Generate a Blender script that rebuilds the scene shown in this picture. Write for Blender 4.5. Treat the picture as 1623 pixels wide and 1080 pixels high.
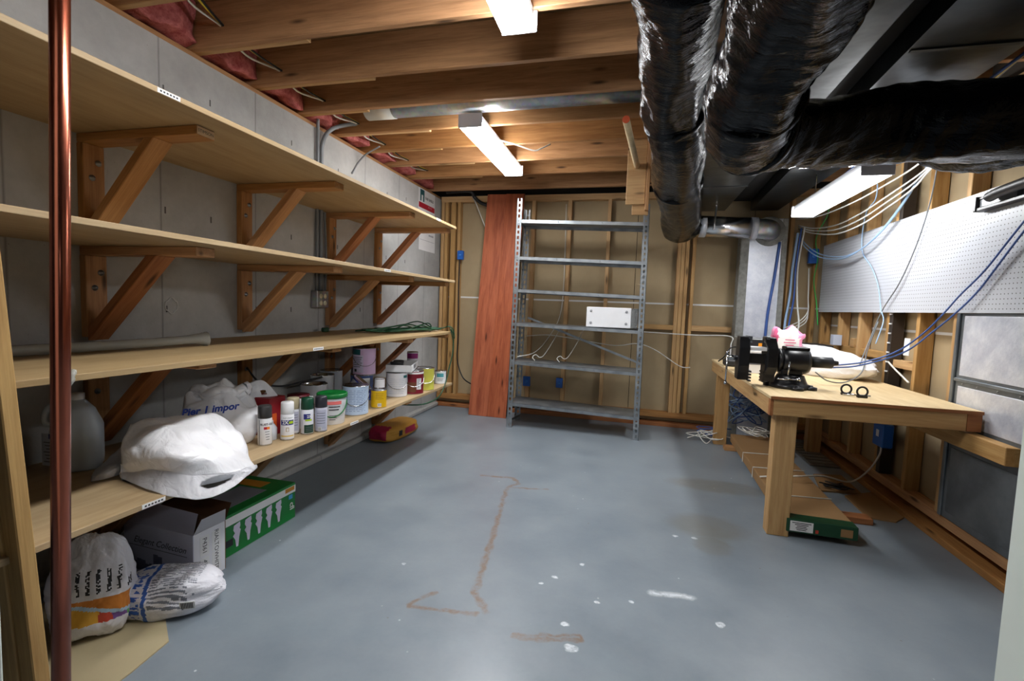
import bpy, bmesh, math, random
from mathutils import Vector, Matrix, Euler, noise
random.seed(7)
for o in list(bpy.data.objects): bpy.data.objects.remove(o)
S = bpy.context.scene
C = S.collection
PI = math.pi

# ------------------------------------------------------------------ camera
RC = ((0.96766, 0.05359, -0.24648), (0.24952, -0.06037, 0.96649), (0.03691, -0.99674, -0.07179))
FPX, CX, CY, EYE = 753.3, 811.5, 540.0, 1.30
cd = bpy.data.cameras.new('camera'); cam = bpy.data.objects.new('camera', cd); C.objects.link(cam)
cd.sensor_fit = 'HORIZONTAL'; cd.sensor_width = 36.0; cd.lens = 36.0 * FPX / 1623.0
cd.clip_start = 0.02
m3 = Matrix(((RC[0][0], -RC[0][1], -RC[0][2]), (RC[1][0], -RC[1][1], -RC[1][2]), (RC[2][0], -RC[2][1], -RC[2][2])))
cam.matrix_world = Matrix.Translation((0, 0, EYE)) @ m3.to_quaternion().to_matrix().to_4x4()
S.camera = cam

# ------------------------------------------------------------------ world and exposure
w = bpy.data.worlds.new('world'); S.world = w; w.use_nodes = True
w.node_tree.nodes['Background'].inputs[0].default_value = (0.75, 0.85, 1.0, 1)
w.node_tree.nodes['Background'].inputs[1].default_value = 0.012
S.view_settings.view_transform = 'Standard'; S.view_settings.look = 'None'
S.view_settings.gamma = 1.0; S.view_settings.use_curve_mapping = False
S.view_settings.exposure = 0.40
LAMP = 52.0
fl_ = bpy.data.lights.new('camera_flash', 'SPOT'); fl_.energy = 26.0; fl_.spot_size = math.radians(80); fl_.spot_blend = 0.9; fl_.shadow_soft_size = 0.03
fl_.color = (0.93, 0.97, 1.0)
fo = bpy.data.objects.new('camera_flash', fl_); C.objects.link(fo)      # the camera's own flash, just above its lens
fo.location = (-0.08, -0.02, 1.44); fo.rotation_euler = (math.radians(76), 0, math.radians(18))


def on(px, py, ax, val):
    """world point of the photograph's pixel on a plane of known position (measuring aid)"""
    d = (px - CX, py - CY, FPX)
    r = [sum(RC[i][k] * d[k] for k in range(3)) for i in range(3)]
    i = 'xyz'.index(ax); c = (0, 0, EYE); t = (val - c[i]) / r[i]
    return Vector([c[k] + t * r[k] for k in range(3)])


# ------------------------------------------------------------------ node helper and materials
class G:
    def __init__(s, name):
        s.m = bpy.data.materials.new(name); s.m.use_nodes = True
        s.nt = s.m.node_tree; s.b = s.nt.nodes['Principled BSDF']

    def n(s, t, **k):
        x = s.nt.nodes.new(t)
        for a, v in k.items(): setattr(x, a, v)
        return x

    def put(s, sock, v):
        if hasattr(v, 'is_linked') or isinstance(v, bpy.types.NodeSocket): s.nt.links.new(v, sock)
        else: sock.default_value = v

    def math(s, op, a, b=0.0, c=None, clamp=False):
        x = s.n('ShaderNodeMath', operation=op, use_clamp=clamp)
        s.put(x.inputs[0], a); s.put(x.inputs[1], b)
        if c is not None: s.put(x.inputs[2], c)
        return x.outputs[0]

    def coord(s, scale=(1, 1, 1), rnd=0.0, loc=(0, 0, 0)):
        tc = s.n('ShaderNodeTexCoord'); mp = s.n('ShaderNodeMapping')
        mp.inputs['Scale'].default_value = scale
        mp.inputs['Location'].default_value = loc
        src = tc.outputs['Object']
        if rnd:
            oi = s.n('ShaderNodeObjectInfo'); va = s.n('ShaderNodeVectorMath', operation='ADD')
            sc = s.math('MULTIPLY', oi.outputs['Random'], rnd)
            s.nt.links.new(src, va.inputs[0]); s.nt.links.new(sc, va.inputs[1]); src = va.outputs[0]
        s.nt.links.new(src, mp.inputs['Vector'])
        return mp.outputs[0]

    def noise(s, vec, scale, detail=4, rough=0.6, dist=0.0):
        x = s.n('ShaderNodeTexNoise'); s.nt.links.new(vec, x.inputs['Vector'])
        x.inputs['Scale'].default_value = scale; x.inputs['Detail'].default_value = detail
        x.inputs['Roughness'].default_value = rough; x.inputs['Distortion'].default_value = dist
        return x.outputs['Fac']

    def vor(s, vec, scale, feature='F1'):
        x = s.n('ShaderNodeTexVoronoi', feature=feature); s.nt.links.new(vec, x.inputs['Vector'])
        x.inputs['Scale'].default_value = scale
        return x

    def ramp(s, fac, stops):
        x = s.n('ShaderNodeValToRGB'); s.put(x.inputs[0], fac); e = x.color_ramp.elements
        while len(e) < len(stops): e.new(0.5)
        for i, (p, c) in enumerate(stops):
            e[i].position = p; e[i].color = (c[0], c[1], c[2], 1) if not isinstance(c, (int, float)) else (c, c, c, 1)
        return x.outputs[0]

    def mix(s, fac, a, b, mode='MIX'):
        x = s.n('ShaderNodeMix', data_type='RGBA', blend_type=mode)
        s.put(x.inputs[0], fac)
        for i, v in ((6, a), (7, b)):
            if isinstance(v, tuple): v = (v[0], v[1], v[2], 1)
            s.put(x.inputs[i], v)
        return x.outputs[2]

    def bump(s, h, strength=0.3, dist=0.01):
        x = s.n('ShaderNodeBump'); s.nt.links.new(h, x.inputs['Height'])
        x.inputs['Strength'].default_value = strength; x.inputs['Distance'].default_value = dist
        s.nt.links.new(x.outputs[0], s.b.inputs['Normal'])

    def set(s, col=None, rough=None, metal=None, spec=None, **k):
        for key, v in (('Base Color', col), ('Roughness', rough), ('Metallic', metal), ('Specular IOR Level', spec)):
            if v is None: continue
            if isinstance(v, tuple) and key == 'Base Color': v = (v[0], v[1], v[2], 1)
            s.put(s.b.inputs[key], v)
        return s.m


def srgb(r, g, b):
    f = lambda c: (c / 255 / 12.92) if c / 255 <= 0.04045 else ((c / 255 + 0.055) / 1.055) ** 2.4
    return (f(r), f(g), f(b))


_pl = {}
def plain(name, rgb, rough=0.5, metal=0.0, spec=0.5, bump=0.0, bs=60, var=0.08):
    """a simple procedural material with slight tonal variation"""
    if name in _pl: return _pl[name]
    g = G(name); c = srgb(*rgb)
    n = g.noise(g.coord(rnd=7), 9, 4)
    col = g.mix(n, tuple(x * (1 - var) for x in c), tuple(min(1, x * (1 + var)) for x in c))
    g.set(col, rough, metal, spec)
    if bump: g.bump(g.noise(g.coord(rnd=3), bs, 5), bump, 0.01)
    _pl[name] = g.m
    return g.m


def wood(name, light, dark, knots=True, rough=0.62, gs=1.0):
    g = G(name); l = srgb(*light); d = srgb(*dark)
    v = g.coord((1.1, 16 * gs, 16 * gs), rnd=31)
    a = g.noise(v, 2.2, 5, 0.62, 0.5)
    f = g.noise(g.coord((4, 150, 150), rnd=13), 1.6, 3, 0.6)
    col = g.ramp(a, [(0.32, d), (0.62, l)])
    col = g.mix(0.22, col, g.ramp(f, [(0.35, tuple(x * 0.72 for x in d)), (0.65, tuple(min(1, x * 1.1) for x in l))]))
    if knots:
        vo = g.vor(g.coord((2.0, 9, 9), rnd=17), 1.15)
        k = g.ramp(vo.outputs['Distance'], [(0.05, 1.0), (0.16, 0.0)])
        col = g.mix(k, col, tuple(x * 0.30 for x in d))
    oi = g.n('ShaderNodeObjectInfo')
    hs = g.n('ShaderNodeHueSaturation')
    g.put(hs.inputs['Value'], g.math('MULTIPLY_ADD', oi.outputs['Random'], 0.26, 0.87))
    g.put(hs.inputs['Saturation'], g.math('MULTIPLY_ADD', oi.outputs['Random'], -0.15, 1.07))
    g.nt.links.new(col, hs.inputs['Color'])
    g.set(hs.outputs[0], rough, 0, 0.35)
    g.bump(f, 0.12, 0.004)
    return g.m


FIR = wood('fir_lumber', (188, 140, 90), (152, 104, 62))
JOIST = wood('joist_lumber', (178, 132, 88), (140, 98, 60), rough=0.68)
STUD = wood('stud_lumber', (196, 158, 106), (170, 128, 80))
REDFIR = wood('reddish_fir', (174, 116, 74), (140, 86, 52))
SHELF = wood('shelf_particleboard', (176, 152, 114), (158, 132, 94), knots=False, rough=0.55, gs=0.5)
PLYB = wood('bench_plywood', (220, 196, 152), (202, 174, 128), knots=False, gs=0.6)
CEDAR = wood('red_cedar_veneer', (182, 98, 60), (136, 62, 36), knots=True, rough=0.38, gs=0.7)
POSTW = wood('post_lumber', (190, 154, 98), (160, 122, 72))

# concrete wall
g = G('poured_concrete')
v = g.coord()
n1 = g.noise(v, 1.3, 6, 0.65); n2 = g.noise(v, 14, 5, 0.7); n3 = g.noise(v, 70, 3, 0.6)
col = g.ramp(n1, [(0.3, srgb(156, 156, 154)), (0.7, srgb(200, 201, 199))])
col = g.mix(g.math('MULTIPLY', n2, 0.35), col, srgb(126, 125, 124))
pits = g.ramp(g.vor(g.coord((1, 7, 7)), 3.2).outputs['Distance'], [(0.02, 1.0), (0.055, 0.0)])
col = g.mix(g.math('MULTIPLY', pits, 0.6), col, srgb(70, 68, 66))
sep = g.n('ShaderNodeSeparateXYZ'); g.nt.links.new(g.coord(loc=(0, 2.375, 0)), sep.inputs[0])
fr = g.math('ABSOLUTE', g.math('SUBTRACT', g.math('FRACT', g.math('DIVIDE', g.math('ADD', sep.outputs[1], 20.0 - 1.98 - 20.0 + 0.642 * 31), 0.642)), 0.5))
seam = g.ramp(g.math('SUBTRACT', 0.5, fr), [(0.0, 1.0), (0.011, 0.0)])
col = g.mix(g.math('MULTIPLY', seam, 0.55), col, srgb(92, 90, 88))
g.set(col, 0.85, 0, 0.25)
g.bump(g.math('SUBTRACT', g.math('MULTIPLY_ADD', n3, 0.4, n2), g.math('MULTIPLY', seam, 1.2)), 0.25, 0.01)
CONC = g.m

GALV = None
g = G('galvanised_steel'); v = g.coord((1, 1, 1))
n = g.noise(v, 5, 4); c = g.vor(v, 40).outputs['Color']
col = g.mix(0.12, g.ramp(n, [(0.3, srgb(150, 154, 158)), (0.7, srgb(190, 194, 196))]), c, 'OVERLAY')
g.set(col, g.ramp(n, [(0.3, 0.28), (0.7, 0.42)]), 0.9)
g.bump(g.noise(v, 2.5, 2), 0.15, 0.02)
GALV = g.m
g = G('zinc_rack_steel'); v = g.coord(); n = g.noise(v, 7, 5)
g.set(g.ramp(n, [(0.3, srgb(122, 128, 133)), (0.7, srgb(166, 171, 175))]), g.ramp(n, [(0.3, 0.34), (0.7, 0.5)]), 0.75); RACK = g.m
g = G('dull_duct_steel'); v = g.coord(); n = g.noise(v, 3, 5)
g.set(g.ramp(n, [(0.3, srgb(58, 62, 63)), (0.7, srgb(88, 92, 93))]), 0.28, 0.95)
g.bump(g.noise(v, 4, 3), 0.2, 0.02); DUCT = g.m
g = G('foil_facing'); v = g.coord()
br = g.n('ShaderNodeTexChecker'); br.inputs['Scale'].default_value = 60; g.nt.links.new(v, br.inputs['Vector'])
n = g.noise(v, 9, 5, 0.7)
g.set(g.ramp(n, [(0.3, srgb(196, 202, 216)), (0.7, srgb(234, 237, 244))]), g.ramp(n, [(0.3, 0.3), (0.7, 0.48)]), 0.35)
g.bump(g.math('MULTIPLY_ADD', br.outputs['Fac'], 0.15, n), 0.35, 0.01); FOIL = g.m
g = G('shiny_foil_pipe'); v = g.coord()
g.set(srgb(214, 214, 216), 0.2, 1.0); g.bump(g.noise(v, 16, 5, 0.7), 0.35, 0.01); FOILP = g.m
g = G('duct_mastic'); v = g.coord(); n = g.noise(v, 20, 4)
g.set(g.ramp(n, [(0.3, srgb(118, 118, 114)), (0.7, srgb(152, 152, 146))]), 0.75); g.bump(n, 0.6, 0.02); MASTIC = g.m
g = G('black_duct_plastic'); v = g.coord()
n = g.noise(v, 6, 3, 0.5, 0.8); rv = g.n('ShaderNodeMapping'); g.nt.links.new(v, rv.inputs['Vector']); rv.inputs['Rotation'].default_value = (0.5, 0.3, 0.6); rv.inputs['Scale'].default_value = (5, 26, 9)
n2 = g.noise(rv.outputs[0], 2.2, 4, 0.6, 0.6)
g.set(srgb(8, 8, 10), 0.10, 0, 0.24)
g.bump(g.math('MULTIPLY_ADD', n2, 0.5, n), 0.42, 0.03); FLEX = g.m
g = G('copper_pipe'); v = g.coord((1, 1, 0.5)); n = g.noise(v, 30, 5, 0.7); n2 = g.noise(v, 5, 4)
col = g.mix(n2, srgb(196, 116, 88), srgb(150, 78, 64)); col = g.mix(g.math('MULTIPLY', n, 0.15), col, srgb(120, 60, 50))
g.set(col, 0.24, 1.0); COPPER = g.m
g = G('pink_fibreglass'); v = g.coord(rnd=5); n = g.noise(v, 16, 6, 0.75)
g.set(g.ramp(n, [(0.3, srgb(150, 62, 62)), (0.7, srgb(222, 138, 134))]), 0.95, 0, 0.1); g.bump(n, 0.9, 0.03); PINK = g.m
g = G('tan_sheathing'); v = g.coord(); n = g.noise(g.coord((30, 30, 2)), 6, 4); n2 = g.noise(v, 1.5, 4)
col = g.mix(g.math('MULTIPLY', n, 0.3), g.ramp(n2, [(0.3, srgb(164, 144, 112)), (0.7, srgb(182, 163, 130))]), srgb(142, 122, 92))
g.set(col, 0.8, 0, 0.25); SHEATH = g.m
g = G('white_bag_plastic'); v = g.coord(rnd=3); n = g.noise(v, 22, 5, 0.6, 1.0)
g.set(srgb(238, 238, 242), 0.30, 0, 0.5); g.b.inputs['Subsurface Weight'].default_value = 0.0
r1 = g.math('ABSOLUTE', g.math('SUBTRACT', g.noise(v, 7, 3, 0.5, 0.6), 0.5)); r2 = g.math('ABSOLUTE', g.math('SUBTRACT', g.noise(v, 17, 3, 0.5, 0.8), 0.5))
g.bump(g.math('ADD', g.math('MULTIPLY', r1, 2.2), g.math('MULTIPLY_ADD', n, 0.06, g.math('MULTIPLY', r2, 0.35))), 0.42, 0.03); BAG = g.m
g = G('clear_poly_film'); v = g.coord(); n = g.noise(v, 30, 5, 0.6)
g.set(srgb(176, 178, 172), 0.18, 0, 0.6); g.b.inputs['Alpha'].default_value = 0.62; g.bump(n, 0.5, 0.01); FILM = g.m
g = G('lamp_diffuser'); e = g.b.inputs
e['Base Color'].default_value = (0.9, 0.9, 0.9, 1)
e['Emission Color'].default_value = (0.98, 0.99, 1.0, 1); e['Emission Strength'].default_value = LAMP
DIFF = g.m
g = G('lamp_diffuser_dim'); e = g.b.inputs
e['Base Color'].default_value = (0.9, 0.9, 0.9, 1)
e['Emission Color'].default_value = (0.98, 0.99, 1.0, 1); e['Emission Strength'].default_value = LAMP * 0.58
DIFFD = g.m
g = G('perforated_hardboard'); v = g.coord()
sep = g.n('ShaderNodeSeparateXYZ'); g.nt.links.new(v, sep.inputs[0])
cell = lambda s: g.math('SUBTRACT', g.math('FRACT', g.math('DIVIDE', g.math('ADD', s, 10), 0.0254)), 0.5)
a = cell(sep.outputs[1]); b = cell(sep.outputs[2])
dd = g.math('SQRT', g.math('ADD', g.math('MULTIPLY', a, a), g.math('MULTIPLY', b, b)))
hole = g.math('LESS_THAN', dd, 0.125)
g.set(g.mix(hole, srgb(192, 195, 202), srgb(52, 50, 48)), 0.35, 0, 0.5)
g.bump(g.math('SUBTRACT', 1.0, hole), 0.6, 0.006); PEG = g.m

# painted floor with its stains (stains are marks of their own shape on the paint)
g = G('painted_concrete_floor'); OBJ = g.coord(loc=(-0.26, 2.375, 0))
va = g.n('ShaderNodeVectorMath', operation='ADD'); wob = g.n('ShaderNodeTexNoise'); wob.inputs['Scale'].default_value = 16
wob.inputs['Detail'].default_value = 4
g.nt.links.new(OBJ, wob.inputs['Vector'])
wv = g.n('ShaderNodeVectorMath', operation='MULTIPLY_ADD'); g.nt.links.new(wob.outputs['Color'], wv.inputs[0])
wv.inputs[1].default_value = (0.05, 0.05, 0); wv.inputs[2].default_value = (-0.025, -0.025, 0)
g.nt.links.new(OBJ, va.inputs[0]); g.nt.links.new(wv.outputs[0], va.inputs[1])
sp = g.n('ShaderNodeSeparateXYZ'); g.nt.links.new(va.outputs[0], sp.inputs[0]); FX, FY = sp.outputs[0], sp.outputs[1]
FN = g.noise(OBJ, 24, 5, 0.75); FN2 = g.noise(OBJ, 3, 5, 0.6)


def seg(p, q, wd):
    """1 inside a stroke p-q of half width wd (metres on the floor)"""
    ax, ay = p[0], p[1]; bx, by = q[0] - ax, q[1] - ay; L2 = bx * bx + by * by
    dx = g.math('SUBTRACT', FX, ax); dy = g.math('SUBTRACT', FY, ay)
    t = g.math('DIVIDE', g.math('ADD', g.math('MULTIPLY', dx, bx), g.math('MULTIPLY', dy, by)), L2, clamp=True)
    ex = g.math('SUBTRACT', dx, g.math('MULTIPLY', t, bx)); ey = g.math('SUBTRACT', dy, g.math('MULTIPLY', t, by))
    d = g.math('SQRT', g.math('ADD', g.math('MULTIPLY', ex, ex), g.math('MULTIPLY', ey, ey)))
    return g.math('SUBTRACT', 1.0, g.math('DIVIDE', d, wd), clamp=True)


def ell(p, rx, ry):
    dx = g.math('DIVIDE', g.math('SUBTRACT', FX, p[0]), rx); dy = g.math('DIVIDE', g.math('SUBTRACT', FY, p[1]), ry)
    d = g.math('SQRT', g.math('ADD', g.math('MULTIPLY', dx, dx), g.math('MULTIPLY', dy, dy)))
    return g.math('MULTIPLY', g.math('SUBTRACT', 1.0, d, clamp=True), 3.0, clamp=True)


fl = lambda x, y: on(x, y, 'z', 0)[:2]
mx = lambda L: L[0] if len(L) == 1 else g.math('MAXIMUM', L[0], mx(L[1:]))
rust = mx([seg(fl(a, b), fl(c, d), wd) for a, b, c, d, wd in (
    (765, 754, 814, 758, .022), (814, 758, 822, 768, .02), (822, 768, 803, 773, .02), (806, 773, 868, 776, .014),
    (803, 773, 782, 848, .022), (782, 848, 752, 938, .024), (752, 938, 770, 970, .024), (648, 960, 755, 973, .018),
    (648, 958, 690, 940, .016), (815, 1006, 918, 1008, .012), (918, 1008, 922, 1016, .012), (815, 1010, 920, 1016, .018))])
rustm = g.math('MULTIPLY', g.math('MULTIPLY', rust, 1.5, clamp=True), g.ramp(FN, [(0.36, 0.25), (0.6, 1.0)]))
brown = mx([ell(fl(1140, 772), .42, .16), ell(fl(1120, 835), .26, .20), ell(fl(1130, 865), .12, .14)])
brownm = g.math('MULTIPLY', brown, g.ramp(FN2, [(0.3, 0.35), (0.6, 0.75)]))
white = mx([seg(fl(1032, 940), fl(1095, 948), .028), ell(fl(895, 990), .022, .02), ell(fl(905, 1028), .03, .02), ell(fl(880, 915), .016, .016),
            ell(fl(923, 895), .018, .012), ell(fl(857, 925), .012, .012), ell(fl(948, 955), .02, .012), ell(fl(1000, 955), .016, .016),
            ell(fl(1068, 850), .02, .012), ell(fl(1100, 853), .012, .012), ell(fl(1143, 992), .016, .02), ell(fl(640, 895), .012, .012)])
whitem = g.math('MULTIPLY', white, g.ramp(FN, [(0.35, 0.3), (0.55, 1.0)]))
specks = g.ramp(g.vor(OBJ, 9).outputs['Distance'], [(0.03, 1.0), (0.05, 0.0)])
base = g.ramp(FN2, [(0.3, srgb(122, 133, 143)), (0.7, srgb(140, 150, 158))])
base = g.mix(g.math('MULTIPLY', g.noise(OBJ, 60, 4), 0.12), base, srgb(90, 96, 100))
dots = g.ramp(g.vor(OBJ, 5.3).outputs['Distance'], [(0.02, 1.0), (0.035, 0.0)])
base = g.mix(g.math('MULTIPLY', dots, 0.5), base, srgb(104, 90, 72))
base = g.mix(g.math('MULTIPLY', brownm, 0.8), base, srgb(112, 110, 100))
base = g.mix(g.math('MULTIPLY', rustm, 0.85), base, srgb(128, 104, 84))
base = g.mix(g.math('MULTIPLY', specks, g.ramp(FN2, [(0.5, 0.0), (0.62, 0.9)])), base, srgb(214, 220, 224))
base = g.mix(whitem, base, srgb(222, 228, 234))
g.set(base, g.ramp(FN2, [(0.3, 0.30), (0.7, 0.44)]), 0, 0.45)
g.bump(g.noise(OBJ, 26, 5), 0.06, 0.01); FLOOR = g.m

BLACK = plain('black_enamel', (22, 22, 25), 0.32)
BLACKP = plain('black_plastic', (30, 31, 34), 0.45)
CHROME = plain('chrome_steel', (190, 192, 195), 0.18, 1.0)
ZINC = plain('zinc_bolt', (150, 156, 162), 0.3, 0.9)
WHITE = plain('white_paint', (232, 233, 236), 0.4)
WHITEG = plain('white_casing_paint', (214, 222, 214), 0.5)
PAPER = plain('white_paper', (226, 226, 226), 0.7)
BLUEB = plain('blue_electrical_box', (30, 98, 190), 0.4)
CBLUE = plain('blue_cable', (60, 92, 160), 0.4)
CLBLUE = plain('pale_blue_cable', (150, 180, 214), 0.4)
CWHITE = plain('white_cable', (222, 222, 216), 0.4)
CGREY = plain('grey_cable', (120, 124, 128), 0.45)
CYEL = plain('yellow_cable', (220, 190, 60), 0.4)
CBLK = plain('black_cable', (24, 24, 26), 0.45)
CGREEN = plain('green_cord', (20, 66, 40), 0.45)
CLIME = plain('lime_green_cable', (70, 190, 90), 0.4)
CARD = plain('brown_cardboard', (150, 116, 76), 0.8, bump=0.1)
CARDD = plain('dark_cardboard', (104, 70, 46), 0.85)
GREEN = plain('green_print', (0, 118, 44), 0.4)
GREEND = plain('dark_green_print', (18, 66, 40), 0.5)
TAN = plain('manila_board', (176, 162, 128), 0.75, bump=0.15, bs=20)
INK = plain('black_ink', (36, 36, 42), 0.6)
GREYINK = plain('grey_ink', (96, 98, 108), 0.6)


# ------------------------------------------------------------------ mesh helpers
def wm(o):
    m = o.matrix_basis
    if o.parent: m = wm(o.parent) @ o.matrix_parent_inverse @ m
    return m


def attach(o, parent):
    if parent is not None:
        o.parent = parent; o.matrix_parent_inverse = wm(parent).inverted()
    return o


def link(name, me, mat, parent=None, M=None, smooth=False):
    """one mesh object; me holds local coordinates, M the world matrix"""
    for m in (mat if isinstance(mat, (list, tuple)) else [mat]): me.materials.append(m)
    o = bpy.data.objects.new(name, me); C.objects.link(o)
    if M is not None: o.matrix_basis = M
    attach(o, parent)
    if smooth:
        for p in me.polygons: p.use_smooth = True
    return o


def tomesh(bm, name):
    bmesh.ops.recalc_face_normals(bm, faces=bm.faces)
    me = bpy.data.meshes.new(name); bm.to_mesh(me); bm.free(); return me


def recentre(name, bm, mat, parent=None, smooth=False, base=False):
    """bmesh in world coordinates -> object whose origin is its centre"""
    lo = Vector([min(v.co[i] for v in bm.verts) for i in range(3)]); hi = Vector([max(v.co[i] for v in bm.verts) for i in range(3)])
    c = (lo + hi) / 2
    if base: c.z = lo.z
    bmesh.ops.translate(bm, verts=bm.verts, vec=-c)
    return link(name, tomesh(bm, name), mat, parent, Matrix.Translation(c), smooth)


def bbox(bm, lo, hi, bev=0.0, M=None, mi=0):
    r = bmesh.ops.create_cube(bm, size=1.0); vs = r['verts']
    lo, hi = Vector(lo), Vector(hi); s = hi - lo; c = (lo + hi) / 2
    for v in vs: v.co = Vector((v.co.x * s.x, v.co.y * s.y, v.co.z * s.z)) + c
    fs = list({f for v in vs for f in v.link_faces})
    for f in fs: f.material_index = mi
    if bev:
        es = list({e for v in vs for e in v.link_edges})
        rr = bmesh.ops.bevel(bm, geom=es, offset=bev, segments=1, affect='EDGES', profile=0.5)
        vs = list({v for f in rr['faces'] for v in f.verts} | {v for v in vs if v.is_valid})
    if M is not None: bmesh.ops.transform(bm, matrix=M, verts=vs)
    return vs


def box(name, lo, hi, mat, parent=None, bev=0.0):
    bm = bmesh.new(); bbox(bm, lo, hi, bev); return recentre(name, bm, mat, parent)


def frame3(d, up=(0, 0, 1)):
    x = Vector(d).normalized(); up = Vector(up)
    if abs(x.dot(up)) > 0.98: up = Vector((0, 1, 0))
    y = up.cross(x).normalized(); z = x.cross(y)
    return Matrix((x, y, z)).transposed()


_bm = {}
def beam(name, A, B, wy, hz, mat, parent=None, up=(0, 0, 1), bev=0.003):
    """timber from A to B; local X along it; wy across, hz along `up`"""
    A, B = Vector(A), Vector(B); L = (B - A).length
    key = (round(L, 4), wy, hz, bev, mat.name)
    if key not in _bm:
        b = bmesh.new(); bbox(b, (-L / 2, -wy / 2, -hz / 2), (L / 2, wy / 2, hz / 2), bev)
        me = tomesh(b, name); me.materials.append(mat); _bm[key] = me
    o = bpy.data.objects.new(name, _bm[key]); C.objects.link(o)
    o.matrix_basis = Matrix.Translation((A + B) / 2) @ frame3(B - A, up).to_4x4()
    return attach(o, parent)


def timber(name, lo, hi, mat, parent=None, bev=0.003):
    """axis aligned timber with its grain along the longest side"""
    lo, hi = Vector(lo), Vector(hi); s = hi - lo; c = (lo + hi) / 2; k = max(range(3), key=lambda i: s[i])
    d = Vector((0, 0, 0)); d[k] = s[k] / 2
    if k == 0: return beam(name, c - d, c + d, s.y, s.z, mat, parent, (0, 0, 1), bev)
    if k == 1: return beam(name, c - d, c + d, s.x, s.z, mat, parent, (0, 0, 1), bev)
    return beam(name, c - d, c + d, s.x, s.y, mat, parent, (0, 1, 0), bev)


def crom(pts, k=8):
    P = [Vector(p) for p in pts]; P = [P[0] * 2 - P[1]] + P + [P[-1] * 2 - P[-2]]; out = []
    for i in range(1, len(P) - 2):
        for j in range(k):
            t = j / k; a, b, c, d = P[i - 1], P[i], P[i + 1], P[i + 2]
            out.append(0.5 * ((2 * b) + (c - a) * t + (2 * a - 5 * b + 4 * c - d) * t * t + (3 * b - a - 3 * c + d) * t ** 3))
    out.append(P[-2].copy()); return out


def sweep(bm, pts, r, seg=8, rad=None, caps=True, warp=None):
    n = len(pts); T = [(pts[min(i + 1, n - 1)] - pts[max(i - 1, 0)]).normalized() for i in range(n)]
    ref = Vector((0, 0, 1)) if abs(T[0].z) < 0.9 else Vector((1, 0, 0)); N = (ref - T[0] * ref.dot(T[0])).normalized()
    rings = []
    for i in range(n):
        N = (N - T[i] * N.dot(T[i])).normalized(); B = T[i].cross(N); ring = []
        for k in range(seg):
            a = 2 * PI * k / seg; q = rad(i / (n - 1)) if rad else r
            if warp: q = warp(i, a, q)
            ring.append(bm.verts.new(pts[i] + (N * math.cos(a) + B * math.sin(a)) * q))
        rings.append(ring)
    for i in range(n - 1):
        for k in range(seg): bm.faces.new((rings[i][k], rings[i][(k + 1) % seg], rings[i + 1][(k + 1) % seg], rings[i + 1][k]))
    if caps: bm.faces.new(rings[0][::-1]); bm.faces.new(rings[-1])


def tube(name, pts, r, mat, parent=None, k=8, seg=8, smooth=True, curve=True):
    bm = bmesh.new(); sweep(bm, crom(pts, k) if curve else [Vector(p) for p in pts], r, seg)
    return recentre(name, bm, mat, parent, smooth)


def blathe(bm, prof, seg=28, M=None, mi=0):
    rings = []; allv = []
    for r, z in prof:
        if r < 1e-6: rings.append([bm.verts.new((0, 0, z))])
        else: rings.append([bm.verts.new((r * math.cos(2 * PI * k / seg), r * math.sin(2 * PI * k / seg), z)) for k in range(seg)])
        allv += rings[-1]
    for a, b in zip(rings, rings[1:]):
        for k in range(seg):
            k2 = (k + 1) % seg
            if len(a) == 1 and len(b) == 1: continue
            if len(a) == 1: f = bm.faces.new((a[0], b[k2], b[k]))
            elif len(b) == 1: f = bm.faces.new((a[k], a[k2], b[0]))
            else: f = bm.faces.new((a[k], a[k2], b[k2], b[k]))
            f.material_index = mi; f.smooth = True
    if M is not None: bmesh.ops.transform(bm, matrix=M, verts=allv)


def lathe(name, prof, M, mat, parent=None, seg=28):
    bm = bmesh.new(); blathe(bm, prof, seg); me = tomesh(bm, name)
    o = link(name, me, mat, parent, M if isinstance(M, Matrix) else Matrix.Translation(M))
    return o


def prop(o, label=None, cat=None, group=None, kind=None):
    for k, v in (('label', label), ('category', cat), ('group', group), ('kind', kind)):
        if v: o[k] = v
    return o


def thing(name, label, cat, loc=(0, 0, 0), group=None, M=None):
    o = bpy.data.objects.new(name, None); C.objects.link(o); o.empty_display_size = 0.05
    o.matrix_basis = M if M is not None else Matrix.Translation(loc)
    return prop(o, label, cat, group)


def dup(root, M):
    """copy of a thing with copies of its parts and sub-parts"""
    r = root.copy(); C.objects.link(r); r.matrix_basis = M
    for ch in root.children:
        c = ch.copy(); C.objects.link(c); c.parent = r
        for gch in ch.children:
            d = gch.copy(); C.objects.link(d); d.parent = c
    return r


def RM(loc, rx=0, ry=0, rz=0):
    return Matrix.Translation(loc) @ Euler((math.radians(rx), math.radians(ry), math.radians(rz))).to_matrix().to_4x4()


def text(body, M, size, mat, parent, wrap=0.0, shear=0.0, name='lettering', bold=0.0, align='CENTER'):
    """flat lettering; local X reads right, local Y up, faces local +Z; wrap = cylinder radius"""
    cu = bpy.data.curves.new(name, 'FONT'); cu.body = body; cu.size = size; cu.shear = shear
    cu.align_x = align; cu.align_y = 'CENTER'; cu.offset = bold; cu.resolution_u = 3
    t = bpy.data.objects.new(name, cu); C.objects.link(t)
    bpy.context.view_layer.update()
    me = bpy.data.meshes.new_from_object(t.evaluated_get(bpy.context.evaluated_depsgraph_get()))
    bpy.data.objects.remove(t); bpy.data.curves.remove(cu)
    if wrap:
        for v in me.vertices:
            a = v.co.x / wrap; v.co = Vector((math.sin(a) * wrap, v.co.y, math.cos(a) * wrap - wrap))
    return link(name, me, mat, parent, M)


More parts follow.
